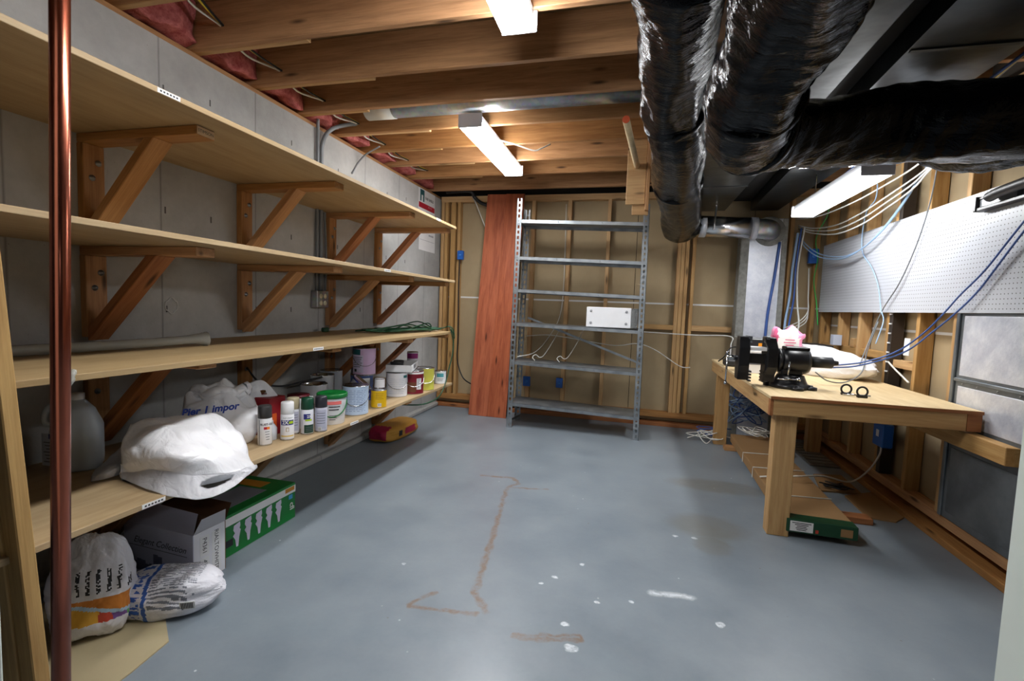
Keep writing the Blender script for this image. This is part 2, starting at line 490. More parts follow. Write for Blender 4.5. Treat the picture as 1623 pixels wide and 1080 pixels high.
def plate(name, M, wd, ht, mat, parent, th=0.0015, z0=0.0):
    """thin flat piece on local XY, front facing +Z"""
    bm = bmesh.new(); bbox(bm, (-wd / 2, -ht / 2, z0), (wd / 2, ht / 2, z0 + th))
    return link(name, tomesh(bm, name), mat, parent, M)


def face_x(p): return Matrix.Translation(p) @ Matrix(((0, 0, 1, 0), (1, 0, 0, 0), (0, 1, 0, 0), (0, 0, 0, 1)))     # faces +X, reads towards +Y
def face_my(p): return Matrix.Translation(p) @ Matrix(((1, 0, 0, 0), (0, 0, -1, 0), (0, 1, 0, 0), (0, 0, 0, 1)))   # faces -Y, reads towards +X
def face_mx(p): return Matrix.Translation(p) @ Matrix(((0, 0, -1, 0), (-1, 0, 0, 0), (0, 1, 0, 0), (0, 0, 0, 1)))  # faces -X


def N3(v, s, seed=0): return noise.noise(Vector(v) * s + Vector((seed * 7.3, seed * 3.1, seed * 1.7)))


# ================================================================== SETTING
LW, RW, BW = -2.42, 1.83, 5.60          # concrete face, right stud face, back stud face
JZ = 2.64                               # underside of the joists
prop(box('floor', (-2.62, -1.0, -0.12), (2.1, 5.75, 0.0), FLOOR), kind='structure')
wl = prop(box('wall_left', (-2.62, -1.0, 0.0), (LW, 5.75, 2.60), CONC), kind='structure')
timber('sill_plate', (-2.60, -1.0, 2.60), (-2.445, 5.75, JZ), JOIST, wl)
timber('rim_joist', (-2.62, -1.0, JZ), (-2.58, 5.75, 2.875), JOIST, wl)
# rough footing ledge at the bottom of the wall
bm = bmesh.new(); bbox(bm, (LW - 0.02, 0.4, 0.0), (LW + 0.05, 5.6, 0.05), 0.012)
recentre('footing_edge', bm, CONC, wl)
for k, y in enumerate((1.25, 1.60, 2.0, 2.28, 2.62, 2.95, 3.5, 3.85, 4.3, 4.7)):
    for z in (2.34 + .04 * (k % 2), 1.72, 1.20):
        if (k * 7 + int(z * 10)) % 3: box('tie_mark', (LW - .002, y, z), (LW + .002, y + .007, z + .035), plain('dark_tie_mark', (86, 84, 82), .9), wl)
bm = bmesh.new(); sweep(bm, [Vector((LW + .001, 2.03 + .035 * math.cos(a), 1.235 + .04 * math.sin(a) + .006 * math.sin(5 * a))) for a in [2 * PI * k / 20 for k in range(21)]], .004, 6, caps=False)
recentre('plug_ring', bm, plain('white_efflorescence', (206, 206, 204), .9), wl, True)
ceil = prop(box('ceiling', (-2.62, -1.0, 2.875), (2.1, 5.75, 2.90), plain('osb_subfloor', (128, 98, 62), 0.85)), kind='structure')
JY = [-0.4, 0.07, 0.50, 0.93, 1.36, 1.79, 2.21, 2.65, 3.08, 3.51, 3.93, 4.36, 4.82, 5.40]
for i, y in enumerate(JY):
    timber('joist', (-2.58, y - 0.038, JZ), (2.0, y, 2.875), JOIST, ceil)
    if 1.7 < y < 5.3:
        L = (-1.90, -1.62, -1.70, -1.55, -1.62, -1.5, -1.72, -1.6)[i % 8]
        timber('joist_splice', (-2.58, y, JZ), (L, y + 0.036, 2.86), STUD, ceil)
# back wall: framing on sheathing boards
wb = prop(box('wall_back', (-2.62, 5.70, 0.0), (2.1, 5.75, 2.875), plain('dark_cavity', (40, 36, 32), 0.9)), kind='structure')
for x0, x1 in ((-2.42, -1.24), (-1.234, -0.02), (-0.014, 1.2), (1.206, 2.0)):
    for z0, z1 in ((0.05, 1.385), (1.40, 2.62)):
        box('sheathing_panel', (x0, 5.687, z0), (x1, 5.70, z1), SHEATH, wb)
box('seam_tape', (-2.42, 5.686, 1.383), (2.0, 5.6895, 1.402), PAPER, wb)
timber('floor_plate', (-2.42, BW - 0.01, 0.0), (2.0, 5.69, 0.045), REDFIR, wb)
timber('bottom_plate', (-2.40, BW, 0.10), (2.0, 5.685, 0.165), FIR, wb)
timber('top_plate', (-2.40, BW, 2.555), (2.0, 5.685, 2.625), STUD, wb)
for x, wdt in ((-2.375, .04), (-2.325, .04), (-2.235, .06), (-2.16, .038), (-1.69, .038), (-1.22, .045), (-0.79, .045), (-0.335, .04), (0.445, .04), (0.487, .04), (0.53, .038), (0.60, .036), (1.55, .04), (1.80, .04)):
    timber('stud', (x - wdt / 2, BW, 0.165), (x + wdt / 2, 5.685, 2.555), STUD, wb)
timber('blocking', (0.02, BW, 1.10), (0.425, BW + 0.04, 1.155), STUD, wb)
timber('blocking', (0.62, BW, 1.10), (1.03, BW + 0.04, 1.16), STUD, wb)
# right wall
wr = prop(box('wall_right', (1.945, -1.0, 0.0), (2.1, 5.70, 2.875), plain('dark_cavity_side', (52, 44, 34), 0.9)), kind='structure')
for y0, y1 in ((0.6, 1.8), (1.806, 3.02), (3.026, 4.24), (4.246, 5.46), (5.466, 5.69)):
    for z0, z1 in ((0.05, 1.22), (1.235, 2.62)):
        box('sheathing_panel', (1.925, y0, z0), (1.945, y1, z1), SHEATH, wr)
box('seam_tape', (1.923, 0.6, 1.218), (1.926, 5.69, 1.236), PAPER, wr)
timber('floor_plate', (1.80, 1.0, 0.0), (1.92, 5.58, 0.042), FIR, wr)
timber('bottom_plate', (RW, 1.0, 0.095), (1.92, 5.58, 0.155), FIR, wr)
timber('top_plate', (RW, 1.0, 2.50), (1.92, 5.58, 2.575), STUD, wr)
for y in (5.46, 5.01, 4.60, 4.13, 3.74, 3.36, 2.86, 2.45, 2.05):
    timber('stud', (RW, y - 0.02, 0.155), (1.92, y + 0.02, 2.50), STUD, wr)
timber('blocking', (RW + 0.02, 4.15, 1.0), (1.92, 5.44, 1.055), STUD, wr)
timber('blocking', (RW + 0.02, 3.76, 0.96), (1.92, 4.11, 1.015), STUD, wr)
box('metal_track', (RW - 0.004, 4.05, 0.16), (1.90, 4.10, 2.5), plain('dark_steel_track', (74, 66, 60), 0.5, 0.6), wr)
for i in range(7): box('track_clip', (RW - 0.012, 4.06, 0.92 + i * 0.07), (RW - 0.004, 4.09, 0.93 + i * 0.07), WHITE, wr)
# door casings beside the camera
prop(box('trim_1', (0.497, 0.66, 0.0), (0.62, 0.76, 2.2), WHITEG, bev=0.004), kind='structure')
prop(box('trim_2', (-1.26, 0.50, 0.0), (-1.134, 0.60, 2.2), WHITEG, bev=0.004), kind='structure')

# ================================================================== LAMPS
def lamp(x0, x1, y0, y1, zb, h, label, dif=DIFF):
    t = thing('fluorescent_light', label, 'light', ((x0 + x1) / 2, (y0 + y1) / 2, zb), 'fluorescent lights under the ceiling')
    box('housing', (x0 + 0.012, y0 + 0.02, zb + h * 0.40), (x1 - 0.012, y1 - 0.02, zb + h), WHITE, t, 0.004)
    box('diffuser', (x0, y0 + 0.012, zb), (x1, y1 - 0.012, zb + h * 0.38), dif, t, 0.008)
    for a, b in ((y0, y0 + 0.011), (y1 - 0.011, y1)): box('end_cap', (x0 - 0.003, a, zb - 0.002), (x1 + 0.003, b, zb + h + 0.0), plain('grey_end_cap', (205, 205, 212), 0.5), t, 0.004)
    return t
lamp(-1.275, -1.105, 3.24, 4.50, 2.545, 0.094, 'white fluorescent wraparound light with trailing white lead, under joists before the red board')
lamp(-0.66, -0.50, 0.98, 2.20, 2.545, 0.094, 'white fluorescent light under joists beside the black flexible ducts')
t = lamp(1.22, 1.385, 3.20, 4.47, 2.125, 0.09, 'white fluorescent light hung low over the workbench beside the pegboard', DIFFD)
for y in (3.5, 4.2):
    tube('hanging_chain', [(1.30, y, 2.21), (1.30, y, 2.30), (1.30, y, 2.399)], 0.004, CHROME, t, seg=6)
prop(tube('lamp_lead', [(-1.11, 3.75, 2.62), (-1.0, 3.80, 2.60), (-0.86, 3.84, 2.56), (-0.80, 3.86, 2.58), (-0.74, 3.92, 2.63)], 0.006, CWHITE),
     'short white lead looping from the light across a joist', 'cable')

# ================================================================== SHELVES AND BRACKETS
XS = -1.63
LEV = [('top', 2.01), ('second', 1.52), ('third', 1.045), ('lowest', 0.561)]
for nm, z in LEV:
    y0 = 0.55 if z > 1.2 else 0.70
    o = timber('wall_shelf', (LW + 0.001, y0, z - 0.021), (XS, 4.17, z), SHELF, None, 0.0015)
    prop(o, 'long particleboard wall shelf, the %s of the four along the concrete wall' % nm, 'shelf', 'wall shelves')
    sh = o
    lx = {'top': (1.37, 3.75), 'second': (2.92,), 'third': (2.20,), 'lowest': (1.29, 2.55)}[nm]
    for yy in lx:
        pl = plate('name_label', face_x((XS, yy, z - 0.0105)), 0.085, 0.016, PAPER, sh)
        for k in range(6): plate('lettering', face_x((XS + 0.0016, yy - 0.03 + k * 0.012, z - 0.0105)), 0.007, 0.006, INK, pl, 0.0003)


def bracket(y, z, label, brace=True):
    t = thing('shelf_bracket', label, 'bracket', (LW, y + 0.045, z - 0.46), 'timber shelf brackets')
    zt = z - 0.0215
    tb = {2.01: 1.545, 1.52: 1.09, 1.045: 0.61, 0.561: 0.11}[z]
    beam('arm', (LW + 0.002, y + 0.0445, zt - 0.019), ((-1.765 if y < 2 else -1.73 if y < 3 else -1.69) + 0.015 * random.random(), y + 0.0445, zt - 0.019), 0.089, 0.038, FIR, t)
    beam('upright', (LW + 0.02, y + 0.0445, tb), (LW + 0.02, y + 0.0445, zt - 0.0385), 0.038, 0.089, FIR, t, up=(0, 1, 0))
    A = Vector((LW + 0.068, y + 0.0445, tb + 0.04)); B = Vector((-2.035, y + 0.0445, zt - 0.065))
    d = (B - A).normalized(); A -= d * 0.02; B += d * 0.02
    # brace with its ends cut to sit on upright and arm
    bm = bmesh.new(); zb = zt - 0.038; xw = LW + 0.0395; h = 0.042
    nrm = Vector((-d.z, 0, d.x))
    def hit_z(p): s = (zb - p.z) / d.z; return p + d * s
    def hit_x(p): s = (xw - p.x) / d.x; return p + d * s
    up_ = A + nrm * h / 2; lo_ = A - nrm * h / 2
    prof = [hit_x(up_), hit_z(up_), hit_z(lo_), hit_x(lo_)]
    v1 = [bm.verts.new((p.x, y, p.z)) for p in prof]; v2 = [bm.verts.new((p.x, y + 0.089, p.z)) for p in prof]
    bm.faces.new(v1); bm.faces.new(v2[::-1])
    for k in range(4): bm.faces.new((v1[k], v2[k], v2[(k + 1) % 4], v1[(k + 1) % 4]))
    F = Matrix.Translation((A + B) / 2) @ frame3(d).to_4x4()
    bmesh.ops.transform(bm, matrix=F.inverted(), verts=bm.verts)
    bmesh.ops.bevel(bm, geom=bm.edges[:], offset=0.003, segments=1, affect='EDGES')
    link('brace', tomesh(bm, 'brace'), random.choice((FIR, FIR, REDFIR)), t, F)
    for dy, dz in ((0.062, 0.075), (0.035, 0.145)):
        bm = bmesh.new(); blathe(bm, [(0, 0), (0.014, 0), (0.014, 0.002), (0.0075, 0.0022), (0.0075, 0.009), (0, 0.010)], 8)
        link('bolt', tomesh(bm, 'bolt'), ZINC, t, Matrix.Translation((LW + 0.0392, y + dy, zt - 0.04 - dz)) @ Matrix.Rotation(PI / 2, 4, 'Y'))
    return t


BY = (1.595, 2.465, 3.345, 4.075)
for nm, z in LEV:
    for i, y in enumerate(BY):
        b = bracket(y, z, 'timber bracket under the %s shelf, %s' % (nm, ('just behind the copper pipe', 'second along from the copper pipe', 'next beyond the grey conduits', 'nearest the back wall')[i]))
        if i == 0 and nm == 'top':
            b['label'] = 'timber bracket with stamped lettering on its arm end, under the top shelf'
            arm = [c for c in b.children if c.name.startswith('arm')][0]
            ex = max((arm.matrix_basis @ v.co).x for v in arm.data.vertices)
            s = plate('end_stamp', face_x((ex + 0.0003, y + 0.0445, z - 0.0405)), 0.082, 0.032, plain('pale_end_grain', (226, 190, 146), 0.7), arm, 0.0006)
            text('STIMSON', face_x((ex + 0.0012, y + 0.0445, z - 0.0405)), 0.018, INK, arm)

# ================================================================== CEILING SERVICES
# pink insulation in the rim bays
for i in range(4, len(JY) - 1):
    y0, y1 = JY[i] + 0.036, JY[i + 1] - 0.04
    bm = bmesh.new(); bmesh.ops.create_cube(bm, size=1); bmesh.ops.subdivide_edges(bm, edges=bm.edges[:], cuts=9, use_grid_fill=True)
    c = Vector((-2.475, (y0 + y1) / 2, 2.765)); s = Vector((0.22, y1 - y0 - 0.02, 0.21))
    for v in bm.verts:
        p = Vector((v.co.x * s.x, v.co.y * s.y, v.co.z * s.z))
        if v.co.x > 0: p.x += 0.07 * N3(p + c, 7, i) + 0.05 * (0.25 - v.co.y ** 2)
        if v.co.z < 0: p.z += 0.03 * N3(p + c, 9, i + 3)
        v.co = p + c
    prop(recentre('insulation_batt', bm, PINK, None, True), 'pink fibreglass batt above the concrete wall, in the %s joist bay from the back wall' % ('first second third fourth fifth sixth seventh eighth ninth tenth'.split()[len(JY) - 2 - i]), 'insulation', 'pink insulation batts')
HX = [(1.79, -2.10, 2.80)]
for y, px, py in ((2.21, 333, 51), (2.65, 431, 119), (3.08, 502, 165), (3.51, 558, 200), (3.93, 606, 232), (4.36, 645, 257), (4.82, 672, 272)):
    p = on(px, py, 'y', y); HX.append((y, min(-1.93, max(-2.22, p.x + .03)), min(2.76, max(2.68, p.z))))
for nm, mat, off, lab in (('power_cable', CYEL, (0.0, 0.012), 'yellow power cable threaded through the joists above the concrete wall'),
                          ('power_cable', CWHITE, (-0.02, 0.0), 'white power cable threaded through the joists above the concrete wall'),
                          ('power_cable', CBLK, (0.016, -0.002), 'black power cable threaded through the joists above the concrete wall')):
    pts = []
    for i, (y, x, z) in enumerate(HX):
        pts += [(x + off[0] * .4, y - 0.02, z + off[1] * .4)]
        if i < len(HX) - 1:
            y2, x2, z2 = HX[i + 1]
            pts += [((x + x2) / 2 - 0.04 + off[0] * 2.2, (y + y2) / 2, (z + z2) / 2 - 0.005 + off[1] * 1.5)]
    prop(tube(nm, pts, 0.0065, mat, k=5, seg=6), lab, 'cable', 'cables through the joists')
# round galvanised pipe between two joists
t = thing('round_duct', 'galvanised round duct pipe lying between the ceiling joists', 'duct', (-1.0, 3.27, 2.66))
bm = bmesh.new(); sweep(bm, [Vector((-1.98, 3.285, 2.745)), Vector((0.25, 3.285, 2.745))], 0.085, 24); recentre('pipe', bm, GALV, t, True)
bm = bmesh.new(); sweep(bm, [Vector((-2.02, 3.285, 2.745)), Vector((-1.80, 3.285, 2.745))], 0.089, 24); recentre('paper_wrap', bm, plain('silver_tape', (196, 196, 190), 0.5, 0.3), t, True)
# sheet-metal trunk ducts
t = thing('trunk_duct', 'flat sheet-metal trunk duct under the joists, the one nearer the shelving rack', 'duct', (0.55, 3.0, 2.40))
bm = bmesh.new(); bbox(bm, (0.30, -0.6, 2.40), (0.875, 5.56, 2.60), 0.004); recentre('duct_body', bm, DUCT, t)
for y in (3.06, 3.45, 1.2, 4.5): box('drive_cleat', (0.297, y - 0.008, 2.394), (0.878, y + 0.008, 2.402), plain('dark_joint', (70, 72, 72), 0.5, 0.7), t)
t = thing('trunk_duct', 'flat sheet-metal trunk duct under the joists, the one nearer the pegboard', 'duct', (1.1, 3.0, 2.40))
bm = bmesh.new()
for z in (2.40, 2.60):
    for x, y in ((0.925, -0.6), (1.47, -0.6), (1.39, 5.56), (1.125, 5.56)): bm.verts.new((x, y, z))
bm.verts.ensure_lookup_table(); V = bm.verts
for f in ((0, 1, 2, 3), (7, 6, 5, 4), (0, 4, 5, 1), (1, 5, 6, 2), (2, 6, 7, 3), (3, 7, 4, 0)): bm.faces.new([V[i] for i in f])
recentre('duct_body', bm, DUCT, t)
for y in (2.35, 3.7): box('drive_cleat', (1.03, y - 0.01, 2.394), (1.40, y + 0.01, 2.403), plain('dark_joint', (70, 72, 72), 0.5, 0.7), t)
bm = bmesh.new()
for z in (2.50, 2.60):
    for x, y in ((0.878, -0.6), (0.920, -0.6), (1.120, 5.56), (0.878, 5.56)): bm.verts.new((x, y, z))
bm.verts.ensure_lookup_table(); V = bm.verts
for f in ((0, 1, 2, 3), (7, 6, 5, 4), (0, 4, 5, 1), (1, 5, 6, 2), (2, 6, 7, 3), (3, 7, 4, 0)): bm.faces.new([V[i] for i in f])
prop(recentre('duct_gap_shade', bm, plain('black_gap_shade', (16, 16, 17), 0.9)), 'black strip painted as the shaded gap between the two sheet-metal trunk ducts', 'painted shade')  # black filler, its colour stands for the shade in the gap between the ducts


def flex(name, pts, rads, label, seedn, cuffs=()):
    n = len(pts); P = crom(pts, 26); rr = [Vector((r, 0, 0)) for r in rads]; RR = [v.x for v in crom(rr, 26)]
    bm = bmesh.new()
    def warp(i, a, q):
        q = RR[i]; p = P[i]
        v = Vector((math.cos(a) * 1.4, math.sin(a) * 1.4, i * 0.028))
        q += 0.0022 * math.sin(i * 0.9 + 1.2 * math.sin(a + seedn)) + 0.024 * noise.noise(v * 1.0 + Vector((seedn, 0, 0))) + 0.006 * math.sin(3 * a + i * .16 + 3 * noise.noise(v)) + 0.010 * abs(noise.noise(v * 3.2 + Vector((0, seedn * 3, 0))))
        return q
    sweep(bm, P, 0.1, 40, warp=warp)
    t = thing(name, label, 'duct', P[len(P) // 2])
    recentre('sleeve', bm, FLEX, t, True)
    for k in cuffs:
        i = int(k * (len(P) - 1)); T = (P[i + 1] - P[i]).normalized()
        bm = bmesh.new(); sweep(bm, [P[i] - T * 0.02, P[i] - T * 0.008, P[i] + T * 0.008, P[i] + T * 0.02], RR[i] + 0.012, 40, rad=lambda u, R=RR[i]: R + (0.004 if u in (0, 1) else 0.013))
        recentre('sleeve_seam', bm, FLEX, t, True)
    return t


f1 = [on(1078, -60, 'z', 2.38), on(1075, 20, 'z', 2.38), on(1072, 100, 'z', 2.37), on(1066, 165, 'z', 2.33), on(1078, 228, 'z', 2.235), on(1074, 290, 'z', 2.22), on(1080, 335, 'z', 2.19), (0.40, 5.20, 2.17), (0.56, 5.30, 2.20)]
flex('flexible_duct', f1, [.14, .14, .142, .145, .145, .16, .165, .155, .115], 'black plastic-sleeved flexible duct running down to the foil pipe', 1.3, (0.42, 0.62))
f2 = [Vector((0.37, 0.9, 2.14)), Vector((0.36, 1.25, 2.13)), Vector((0.36, 1.5, 2.10)), Vector((0.345, 1.72, 2.03)), Vector((0.38, 1.98, 1.99)), Vector((0.56, 2.15, 2.02)), Vector((0.92, 2.27, 2.08)), Vector((1.26, 2.24, 2.07)), Vector((1.75, 2.2, 2.10))]
flex('flexible_duct', f2, [.15, .15, .15, .148, .148, .14, .14, .145, .15], 'black plastic-sleeved flexible duct bending sideways towards the pegboard wall', 4.1, (0.4, 0.52))
f3 = [Vector((1.28, 2.75, 2.23)), Vector((1.45, 2.78, 2.14)), Vector((1.62, 2.62, 2.12)), Vector((1.74, 2.4, 2.17))]
flex('flexible_duct', f3, [.10, .12, .12, .11], 'short black flexible duct sagging just over the pegboard top', 8.0)
# white print on the sleeves
# foil pipe and foil riser
t = thing('foil_pipe', 'shiny foil-taped round duct pipe joining black duct to the foil riser', 'duct', (0.9, 5.28, 2.08))
bm = bmesh.new(); sweep(bm, [Vector((0.50, 5.29, 2.20)), Vector((1.12, 5.29, 2.17))], 0.105, 32); recentre('pipe', bm, FOILP, t, True)
for x in (0.60, 1.08):
    bm = bmesh.new(); sweep(bm, [Vector((x, 5.29, 2.195 - (x - .5) * .04)), Vector((x + 0.06, 5.29, 2.193 - (x - .5) * .04))], 0.1075, 32); recentre('foil_tape', bm, FOIL, t, True)
bm = bmesh.new(); sweep(bm, crom([(1.10, 5.29, 2.17), (1.17, 5.29, 2.167), (1.25, 5.31, 2.162), (1.29, 5.40, 2.16)], 6), 0.098, 32); recentre('elbow', bm, GALV, t, True)
tube('strap', [(0.72, 5.18, 2.14), (0.73, 5.185, 2.25), (0.74, 5.22, 2.36), (0.74, 5.22, 2.398)], 0.009, FOILP, t, seg=6)
t = thing('foil_riser', 'foil-insulated square duct riser standing behind the bench', 'duct', (1.24, 5.52, 0.0))
box('duct_body', (1.035, 5.42, 0.0), (1.455, 5.585, 2.29), FOIL, t, 0.006)
box('mastic_edge', (1.028, 5.412, 0.0), (1.11, 5.58, 2.20), MASTIC, t, 0.006)
box('mastic_edge', (1.41, 5.412, 0.0), (1.462, 5.58, 2.29), MASTIC, t, 0.006)
lathe('mastic_collar', [(0.098, 0.0), (0.15, 0.0), (0.145, 0.012), (0.098, 0.02)], RM((1.29, 5.419, 2.16), 90), MASTIC, t)
bm = bmesh.new(); sweep(bm, crom([(1.39, 5.409, 2.05), (1.365, 5.408, 1.7), (1.33, 5.408, 1.35), (1.32, 5.408, 1.05)], 5), 0.014, 6); recentre('blue_stripe', bm, CBLUE, t, True)

# ================================================================== WALL SERVICES, LEFT
t = thing('conduit_run', 'grey conduits dropping down the concrete wall to a metal outlet box', 'conduit', (LW + 0.02, 3.24, 1.24))
tube('conduit', [(LW + .02, 3.215, 2.66), (LW + .02, 3.215, 2.5), (LW + .02, 3.215, 1.36)], 0.012, CGREY, t)
tube('conduit', [(LW + .02, 3.26, 1.36), (LW + .02, 3.26, 2.3), (LW + .025, 3.265, 2.50), (LW + .05, 3.33, 2.62), (LW + .12, 3.43, 2.69), (LW + .22, 3.50, 2.72)], 0.016, CGREY, t)
tube('conduit', [(LW + .02, 3.30, 1.98), (LW + .02, 3.315, 1.85), (LW + .02, 3.33, 1.6), (LW + .02, 3.32, 1.37)], 0.008, CGREY, t)
ob = box('outlet_box', (LW + 0.001, 3.17, 1.235), (LW + 0.06, 3.31, 1.365), GALV, t, 0.004)
for dy in (0.045, 0.095):
    for dz in (0.035, 0.09): lathe('receptacle', [(0, 0.004), (0.014, 0.004), (0.019, 0.0), (0.019, -0.003)], Matrix.Translation((LW + .061, 3.17 + dy, 1.235 + dz)) @ Matrix.Rotation(PI / 2, 4, 'Y'), plain('ivory_plastic', (216, 208, 176), 0.4), ob, 16)
prop(tube('wall_cable', [on(602, 232, 'x', LW + .2), on(580, 245, 'x', LW + .08), on(568, 258, 'x', LW + .01), on(558, 275, 'x', LW + .008)], 0.007, CGREY), 'thin grey cable slanting down from the joists to the top shelf', 'cable')
# posters on the wall
t = thing('wall_sign', 'white sign with teal emblem and red band on the concrete wall above the top shelf', 'sign', (LW + .004, 5.22, 2.4))
cy, cz = 5.22, 2.40
plate('sheet', face_x((LW + .001, cy, 2.475)), 0.45, 0.25, PAPER, t, 0.002)
plate('red_band', face_x((LW + .003, cy, 2.415)), 0.43, 0.06, plain('red_print', (176, 24, 48), 0.5), t, 0.001)
bm = bmesh.new()
for lo, hi in (((-.055, .0, 0), (.055, .06, .001)), ((-.055, -.07, 0), (-.02, .0, .001)), ((.02, -.07, 0), (.055, .0, .001))): bbox(bm, lo, hi)
link('emblem', tomesh(bm, 'emblem'), plain('teal_print', (26, 92, 98), 0.5), t, face_x((LW + .003, cy - 0.13, 2.53)))
text('FAIR SHIELD', face_x((LW + .004, cy + 0.065, 2.51)), 0.042, INK, t, bold=0.001)
text('* * *', face_x((LW + .0045, cy + 0.08, 2.412)), 0.05, PAPER, t)
t = thing('notice_sheet', 'plain white notice sheet on the concrete wall between the top and second shelves', 'notice', (LW + .004, 5.25, 1.9))
plate('sheet', face_x((LW + .001, 5.25, 2.03)), 0.44, 0.24, PAPER, t, 0.002)
for k in range(4): plate('lettering', face_x((LW + .0031, 5.30 + k * .035, 2.10)), 0.02, 0.02, GREYINK, t, 0.0004)
plate('lettering', face_x((LW + .0031, 5.25, 2.03)), 0.4, 0.003, GREYINK, t, 0.0004)
# dark cable over the top plate at the back, cable down the back wall
prop(tube('hose', [(-2.3, 5.52, 2.66), (-2.0, 5.5, 2.66), (-1.95, 5.56, 2.60), (-1.86, 5.57, 2.53), (-1.72, 5.57, 2.50), (-1.5, 5.58, 2.52)], 0.022, CBLK), 'thick black hose sagging under the back wall top plate', 'hose')
prop(tube('wall_cable', [(-2.0, 5.58, 2.62), (-1.95, 5.59, 2.55), (-1.86, 5.59, 2.35), (-1.78, 5.59, 2.18)], 0.006, CWHITE), 'thin pale cable hanging down beside the red board top', 'cable')


def bluebox(x, y, z, wd, hh, label, face='y', d=0.05):
    t = thing('electrical_box', label, 'electrical box', (x, y, z - hh / 2), 'blue electrical boxes')
    if face == 'y':
        box('box_body', (x - wd / 2, y - d, z - hh / 2), (x + wd / 2, y, z + hh / 2), BLUEB, t, 0.006)
        lathe('cover', [(0, .004), (wd * .2, .003), (wd * .22, 0)], RM((x, y - d - 0.0005, z), 90), plain('blue_cover', (60, 130, 214), 0.35), t, 14)
    else:
        box('box_body', (x - d, y - wd / 2, z - hh / 2), (x, y + wd / 2, z + hh / 2), BLUEB, t, 0.006)
        plate('data_label', Matrix.Translation((x - d - .0005, y, z + .01)) @ face_mx((0, 0, 0)), 0.04, 0.05, PAPER, t, 0.001)
    return t


bluebox(-2.115, BW, 1.905, 0.075, 0.11, 'blue electrical box on the back wall stud beside the red board')
bluebox(-1.225, BW, 0.40, 0.09, 0.12, 'blue electrical box low on the back wall behind the rack, beside the red board', d=0.02)
bluebox(-0.825, BW, 0.41, 0.08, 0.12, 'blue electrical box low on the back wall behind the middle of the rack', d=0.02)
bluebox(1.755, BW, 1.93, 0.09, 0.15, 'blue electrical box high on the back wall between foil riser and pegboard')
bluebox(RW, 3.97, 0.47, 0.14, 0.17, 'blue electrical box with white label low on the right wall under the bench', 'x', 0.07)
prop(tube('wall_cable', [(-2.125, 5.57, 1.85), (-2.13, 5.58, 1.5), (-2.12, 5.58, 0.9), (-2.12, 5.58, 0.6), (-2.04, 5.56, 0.40), (-1.92, 5.52, 0.33), (-1.8, 5.50, 0.31)], 0.008, CBLK), 'black cable dropping from the blue box to behind the red board', 'cable')

# ================================================================== RED BOARD, RACK AND ITS CASE
t = thing('cedar_board', 'reddish wood-grain panel board leaning against the back wall', 'board', (-1.61, 5.27, 0))
A = Vector((-1.61, 5.265, 0.0)); B = Vector((-1.555, 5.57, 2.63)); dvec = B - A
for k in range(2):
    off = Vector((-0.115 + 0.23 * k, -0.004 * k, 0))
    beam('plank', A + off, B + off, 0.232 if k == 0 else 0.226, 0.018, CEDAR, t, up=Vector((0, -1, 0.1)), bev=0.002)

rk = thing('metal_shelving_rack', 'grey slotted-angle steel shelving rack with six shelves against the back wall', 'rack', (-0.58, 5.05, 0))
RX0, RX1, RY0, RY1 = -1.27, 0.105, 4.87, 5.27
ZL = [2.205, 1.825, 1.485, 1.128, 0.72, 0.272]; ZR = [2.165, 1.785, 1.450, 1.106, 0.684, 0.236]
def upright(x, y, sx, sy, h, tilt):
    bm = bmesh.new(); wz = 0.056; th = 0.003
    def strip(ax):
        def B_(a0, a1, z0, z1):
            if ax == 'x': lo = (min(0, sx * a0), 0, z0), (0, 0, 0); xs = sorted((sx * a0, sx * a1)); bbox(bm, (xs[0], min(0, sy * th), z0), (xs[1], max(0, sy * th), z1))
            else: ys = sorted((sy * a0, sy * a1)); bbox(bm, (min(0, sx * th), ys[0], z0), (max(0, sx * th), ys[1], z1))
        B_(0, 0.018, 0, h); B_(0.038, wz, 0, h)
        z = 0.0
        while z < h - 0.02: B_(0.018, 0.038, z, z + 0.022); z += 0.055
    strip('x'); strip('y')
    for v in bm.verts: v.co = Vector((x + v.co.x + tilt * v.co.z, y + v.co.y, v.co.z))
    recentre('upright', bm, RACK, rk)
upright(RX0, RY0, 1, 1, 2.42, 0.012); upright(RX1, RY0, -1, 1, 2.34, -0.006)
upright(RX0, RY1, 1, -1, 2.38, 0.012); upright(RX1, RY1, -1, -1, 2.34, -0.006)
for zl, zr in zip(ZL, ZR):
    bm = bmesh.new(); n = 1
    x0, x1 = RX0 + 0.006 + 0.012 * zl, RX1 - 0.006 - 0.006 * zr
    bbox(bm, (x0, RY0 + .004, -.003), (x1, RY1 - .004, 0)); bbox(bm, (x0, RY0 + .004, -.034), (x1, RY0 + .0065, -0.001)); bbox(bm, (x0, RY1 - .0065, -.034), (x1, RY1 - .004, -.001))
    bbox(bm, (x0, RY0 + .004, -.034), (x0 + .0025, RY1 - .004, -.001)); bbox(bm, (x1 - .0025, RY0 + .004, -.034), (x1, RY1 - .004, -.001))
    bbox(bm, (x0, RY0 + .0065, -.034), (x1, RY0 + .018, -.032))
    for v in bm.verts: v.co.z += zl + (zr - zl) * (v.co.x - x0) / (x1 - x0)
    s = recentre('shelf', bm, RACK, rk)
    for xx in (x0 + .02, x0 + (x1 - x0) * .33, x0 + (x1 - x0) * .66, x1 - .02):
        zz = zl + (zr - zl) * (xx - x0) / (x1 - x0) - 0.017
        lathe('bolt', [(0, .004), (.005, .003), (.007, 0)], RM((xx, RY0 + .0035, zz), 90), ZINC, s, 8)
beam('cross_brace', (RX0 + .1, RY1 + .004, 1.18), (RX1 - .03, RY1 + .004, 0.74), 0.004, 0.024, RACK, rk, bev=0)
